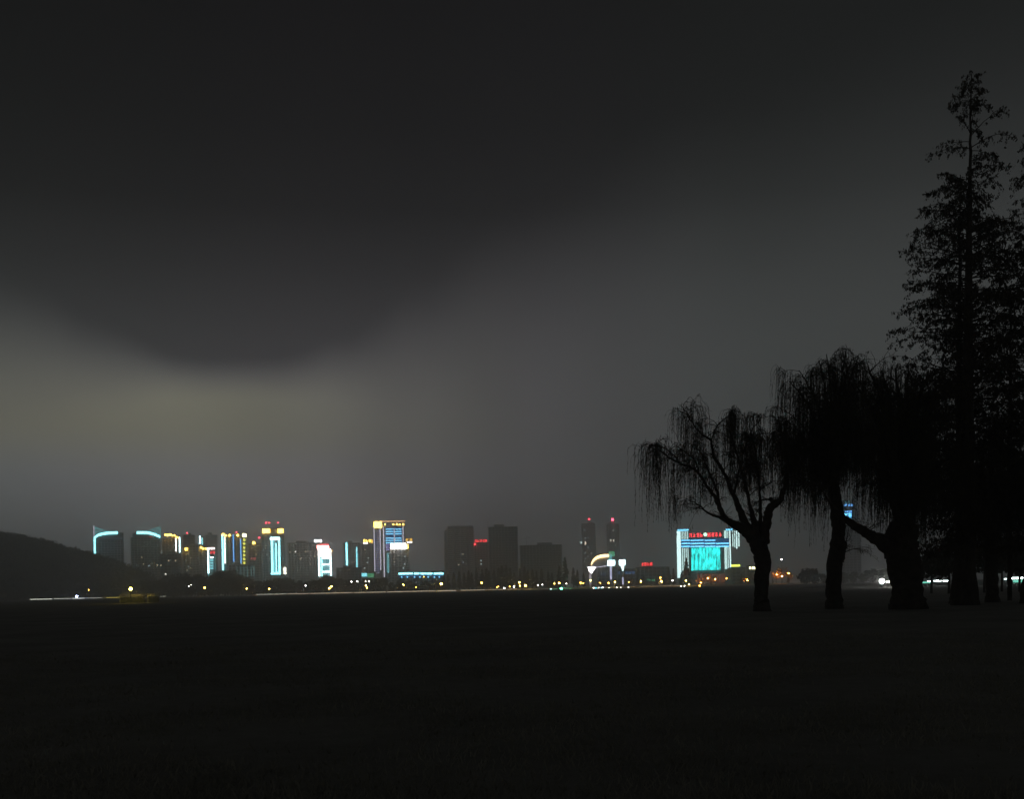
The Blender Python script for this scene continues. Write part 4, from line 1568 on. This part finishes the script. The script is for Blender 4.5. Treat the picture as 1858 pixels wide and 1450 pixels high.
T = Tree('willow_tree', 'rightmost dark willow filling the gap under the tall conifers', 1800, 1108, 68.0, 24)
T.limb([(1802, 1108, 0, 14), (1800, 1070, 0, 11), (1798, 1020, 0, 11), (1795, 960, 0, 11)], 'trunk', 10)
fan(T, (1796, 985), [(1720, 830, 2), (1740, 800, -2), (1770, 805, 2.5), (1800, 800, -1), (1830, 810, 1), (1860, 815, -2), (1880, 850, 2), (1710, 880, -3), (1760, 870, -3.4), (1850, 890, 3.4), (1880, 900, -1), (1820, 860, -3.6), (1900, 830, 0)], 9)
zm = ZB(T, [(1690, 1035), (1740, 1042), (1800, 1040), (1900, 1035)])
willow_crown(T, 2.0, 3.6, (1.4, 5.0), zm, .18, (.7, 2.1))


# dawn redwoods
def redwood(label, x, ybase, ytop, D, seed, prof, xtop=None, lean_r=9.0, dens=1.0, ylow=1000):
    T = Tree('dawn_redwood', label, x, ybase, D, seed)
    xtop = x if xtop is None else xtop
    ys = np.linspace(ybase, ytop, 12)
    rad = np.interp(ys, [ytop, ytop + 300, ytop + 600, ybase - 60, ybase], [1.2, 6.0, lean_r, lean_r * 1.7, lean_r * 2.7])
    pts = [(x + (xtop - x) * (ybase - y) / (ybase - ytop), y, 0, r) for y, r in zip(ys, rad)]
    c = T.limb(pts, 'trunk', 12, .2)
    rng = T.rng
    br, lf = MB(), MB()
    py, pr = zip(*prof)
    y = ylow
    while y > ytop - 2:
        f = (ybase - y) / (ybase - ytop)
        xc = x + (xtop - x) * f
        w = max(.12, float(np.interp(y, py, pr)) * D / F)
        thin = min(1.0, max(.25, (y - ytop) / 330))
        for _ in range(rng.choice([2, 3, 3]) if rng.random() < thin else 1):
            a = rng.random() * 6.28
            L = w * (rng.uniform(.35, 1.12) if rng.random() < .8 else rng.uniform(.9, 1.2))
            p0 = T.P(xc, y + rng.uniform(-4, 4))
            t = np.linspace(0, 1, 8)[:, None]
            d = np.array([math.cos(a), math.sin(a), 0])
            rise = rng.uniform(.05, .55)
            pts = p0 + d * t * L + np.array([0, 0, 1.0]) * L * (rise * t - rng.uniform(.1, .45) * t ** 2.4)
            pts += rng.normal(0, .05, pts.shape) * t
            br.tube(pts, np.linspace(min(.045, .010 + .010 * L), .005, 8), 5, False)
            nk = int((2.5 + L * 4.6) * dens)
            for _k in range(nk):
                q = rng.uniform(.10, 1.0) ** .7 * 7
                j = min(int(q), 6)
                ps = pts[j] + (pts[j + 1] - pts[j]) * (q - j)
                aa = a + rng.normal(0, 1.1)
                l2 = rng.uniform(.12, .55)
                dd = np.array([math.cos(aa) * .8, math.sin(aa) * .8, rng.uniform(-1.4, .35)])
                tt = np.linspace(0, 1, 4)[:, None]
                tp = ps + dd * l2 * tt + np.array([0, 0, -.12]) * tt ** 2
                br.tube(tp, np.linspace(.008, .003, 4), 3, False)
                k = rng.integers(6, 13)
                cc = ps + dd * l2 * rng.uniform(.25, 1.15, k)[:, None] + rng.normal(0, .05, (k, 3))
                u = rng.normal(0, 1, (k, 3)) * .5 + np.array([0, 0, -1.0])
                u /= np.linalg.norm(u, axis=1)[:, None]
                v = np.cross(u, rng.normal(size=(k, 3)))
                v /= np.linalg.norm(v, axis=1)[:, None] + 1e-9
                s = rng.uniform(.03, .08, k)[:, None]
                lf.quads(cc, u * s, v * s * .42)
        y -= rng.uniform(3.6, 7.0) if y > ytop + 200 else rng.uniform(6, 11)
    o = br.build('branches', M_BARK, T.root)
    o['kind'] = 'stuff'
    o = lf.build('crown', M_NDL, T.root)
    o['kind'] = 'stuff'


redwood('tallest conifer, a pointed dawn redwood rising right of the willows', 1752, 1112, 133, 62.0, 31,
        [(133, 10), (165, 40), (190, 34), (235, 74), (262, 68), (300, 66), (350, 78), (400, 105), (440, 120), (540, 122), (620, 128), (700, 125), (800, 110), (900, 90), (1010, 60)], 1762, 10, 1.25)
redwood('slimmer dawn redwood standing close behind the tallest conifer', 1738, 1106, 330, 66.0, 32,
        [(330, 10), (400, 60), (480, 84), (600, 92), (760, 90), (1010, 60)], 1742, 6, .9)
redwood('dawn redwood cut by the right edge of the picture', 1874, 1110, 245, 63.0, 33,
        [(245, 8), (290, 28), (330, 46), (400, 62), (470, 80), (560, 98), (700, 110), (850, 100), (1010, 60)], 1872, 9, 1.25)
redwood('slender young conifer trunk low between the right-hand trees', 1832, 1104, 520, 72.0, 34,
        [(520, 8), (640, 50), (800, 66), (1000, 40)], 1834, 5, .8)

# dark shrubs that close the view low behind the trunks at the right
rng = np.random.default_rng(77)
sh = [(1690, 985, 118), (1722, 970, 112), (1752, 978, 120), (1786, 965, 114), (1818, 972, 121), (1850, 968, 116), (1880, 975, 119)]
for i, (x, y, D) in enumerate(sh):
    hgt = at(x, y, D).z
    r = empty('evergreen_shrub', (at(x, 1080, D).x, D, 0))
    tag(r, f'tall black evergreen shrub behind the right-hand trunks, {ordinal(i + 1)} from the left', 'shrub', 'evergreen shrubs behind the trees')
    t = MB()
    t.tube([(0, 0, 0), (.1, 0, hgt * .5), (0, 0, hgt * .9)], [.16, .1, .03], 6)
    t.build('trunk', M_BARK, r)
    c = MB()
    for _ in range(16):
        leaf_blob(c, (rng.normal(0, .9), rng.normal(0, .6), hgt * rng.uniform(.38, .92)), (1.1, 1.0, .8), 130, .13, rng)
    c.build('crown', M_FARL, r)

# ------------------------------------------------------------------ haze over the whole scene
mb = MB()
mb.box(-2700, 2700, -200, 2800, -1.0, 140)
hm = bpy.data.materials.new('night_haze')
hm.use_nodes = True
t_ = hm.node_tree
t_.nodes.clear()
q_ = N(t_)
pv = q_.new('ShaderNodeVolumePrincipled')
pv.inputs['Color'].default_value = (.97, .98, 1.0, 1)
pv.inputs['Density'].default_value = .00068
pv.inputs['Density Attribute'].default_value = ''
pv.inputs['Color Attribute'].default_value = ''
pv.inputs['Temperature Attribute'].default_value = ''
pv.inputs['Anisotropy'].default_value = .72
om = q_.new('ShaderNodeOutputMaterial')
t_.links.new(pv.outputs[0], om.inputs['Volume'])
hm.cycles.homogeneous_volume = True
hz_o = mb.build('haze', hm, kind='stuff')
tag(hz_o, 'thin night haze over the whole view', 'haze')
bpy.context.view_layer.update()
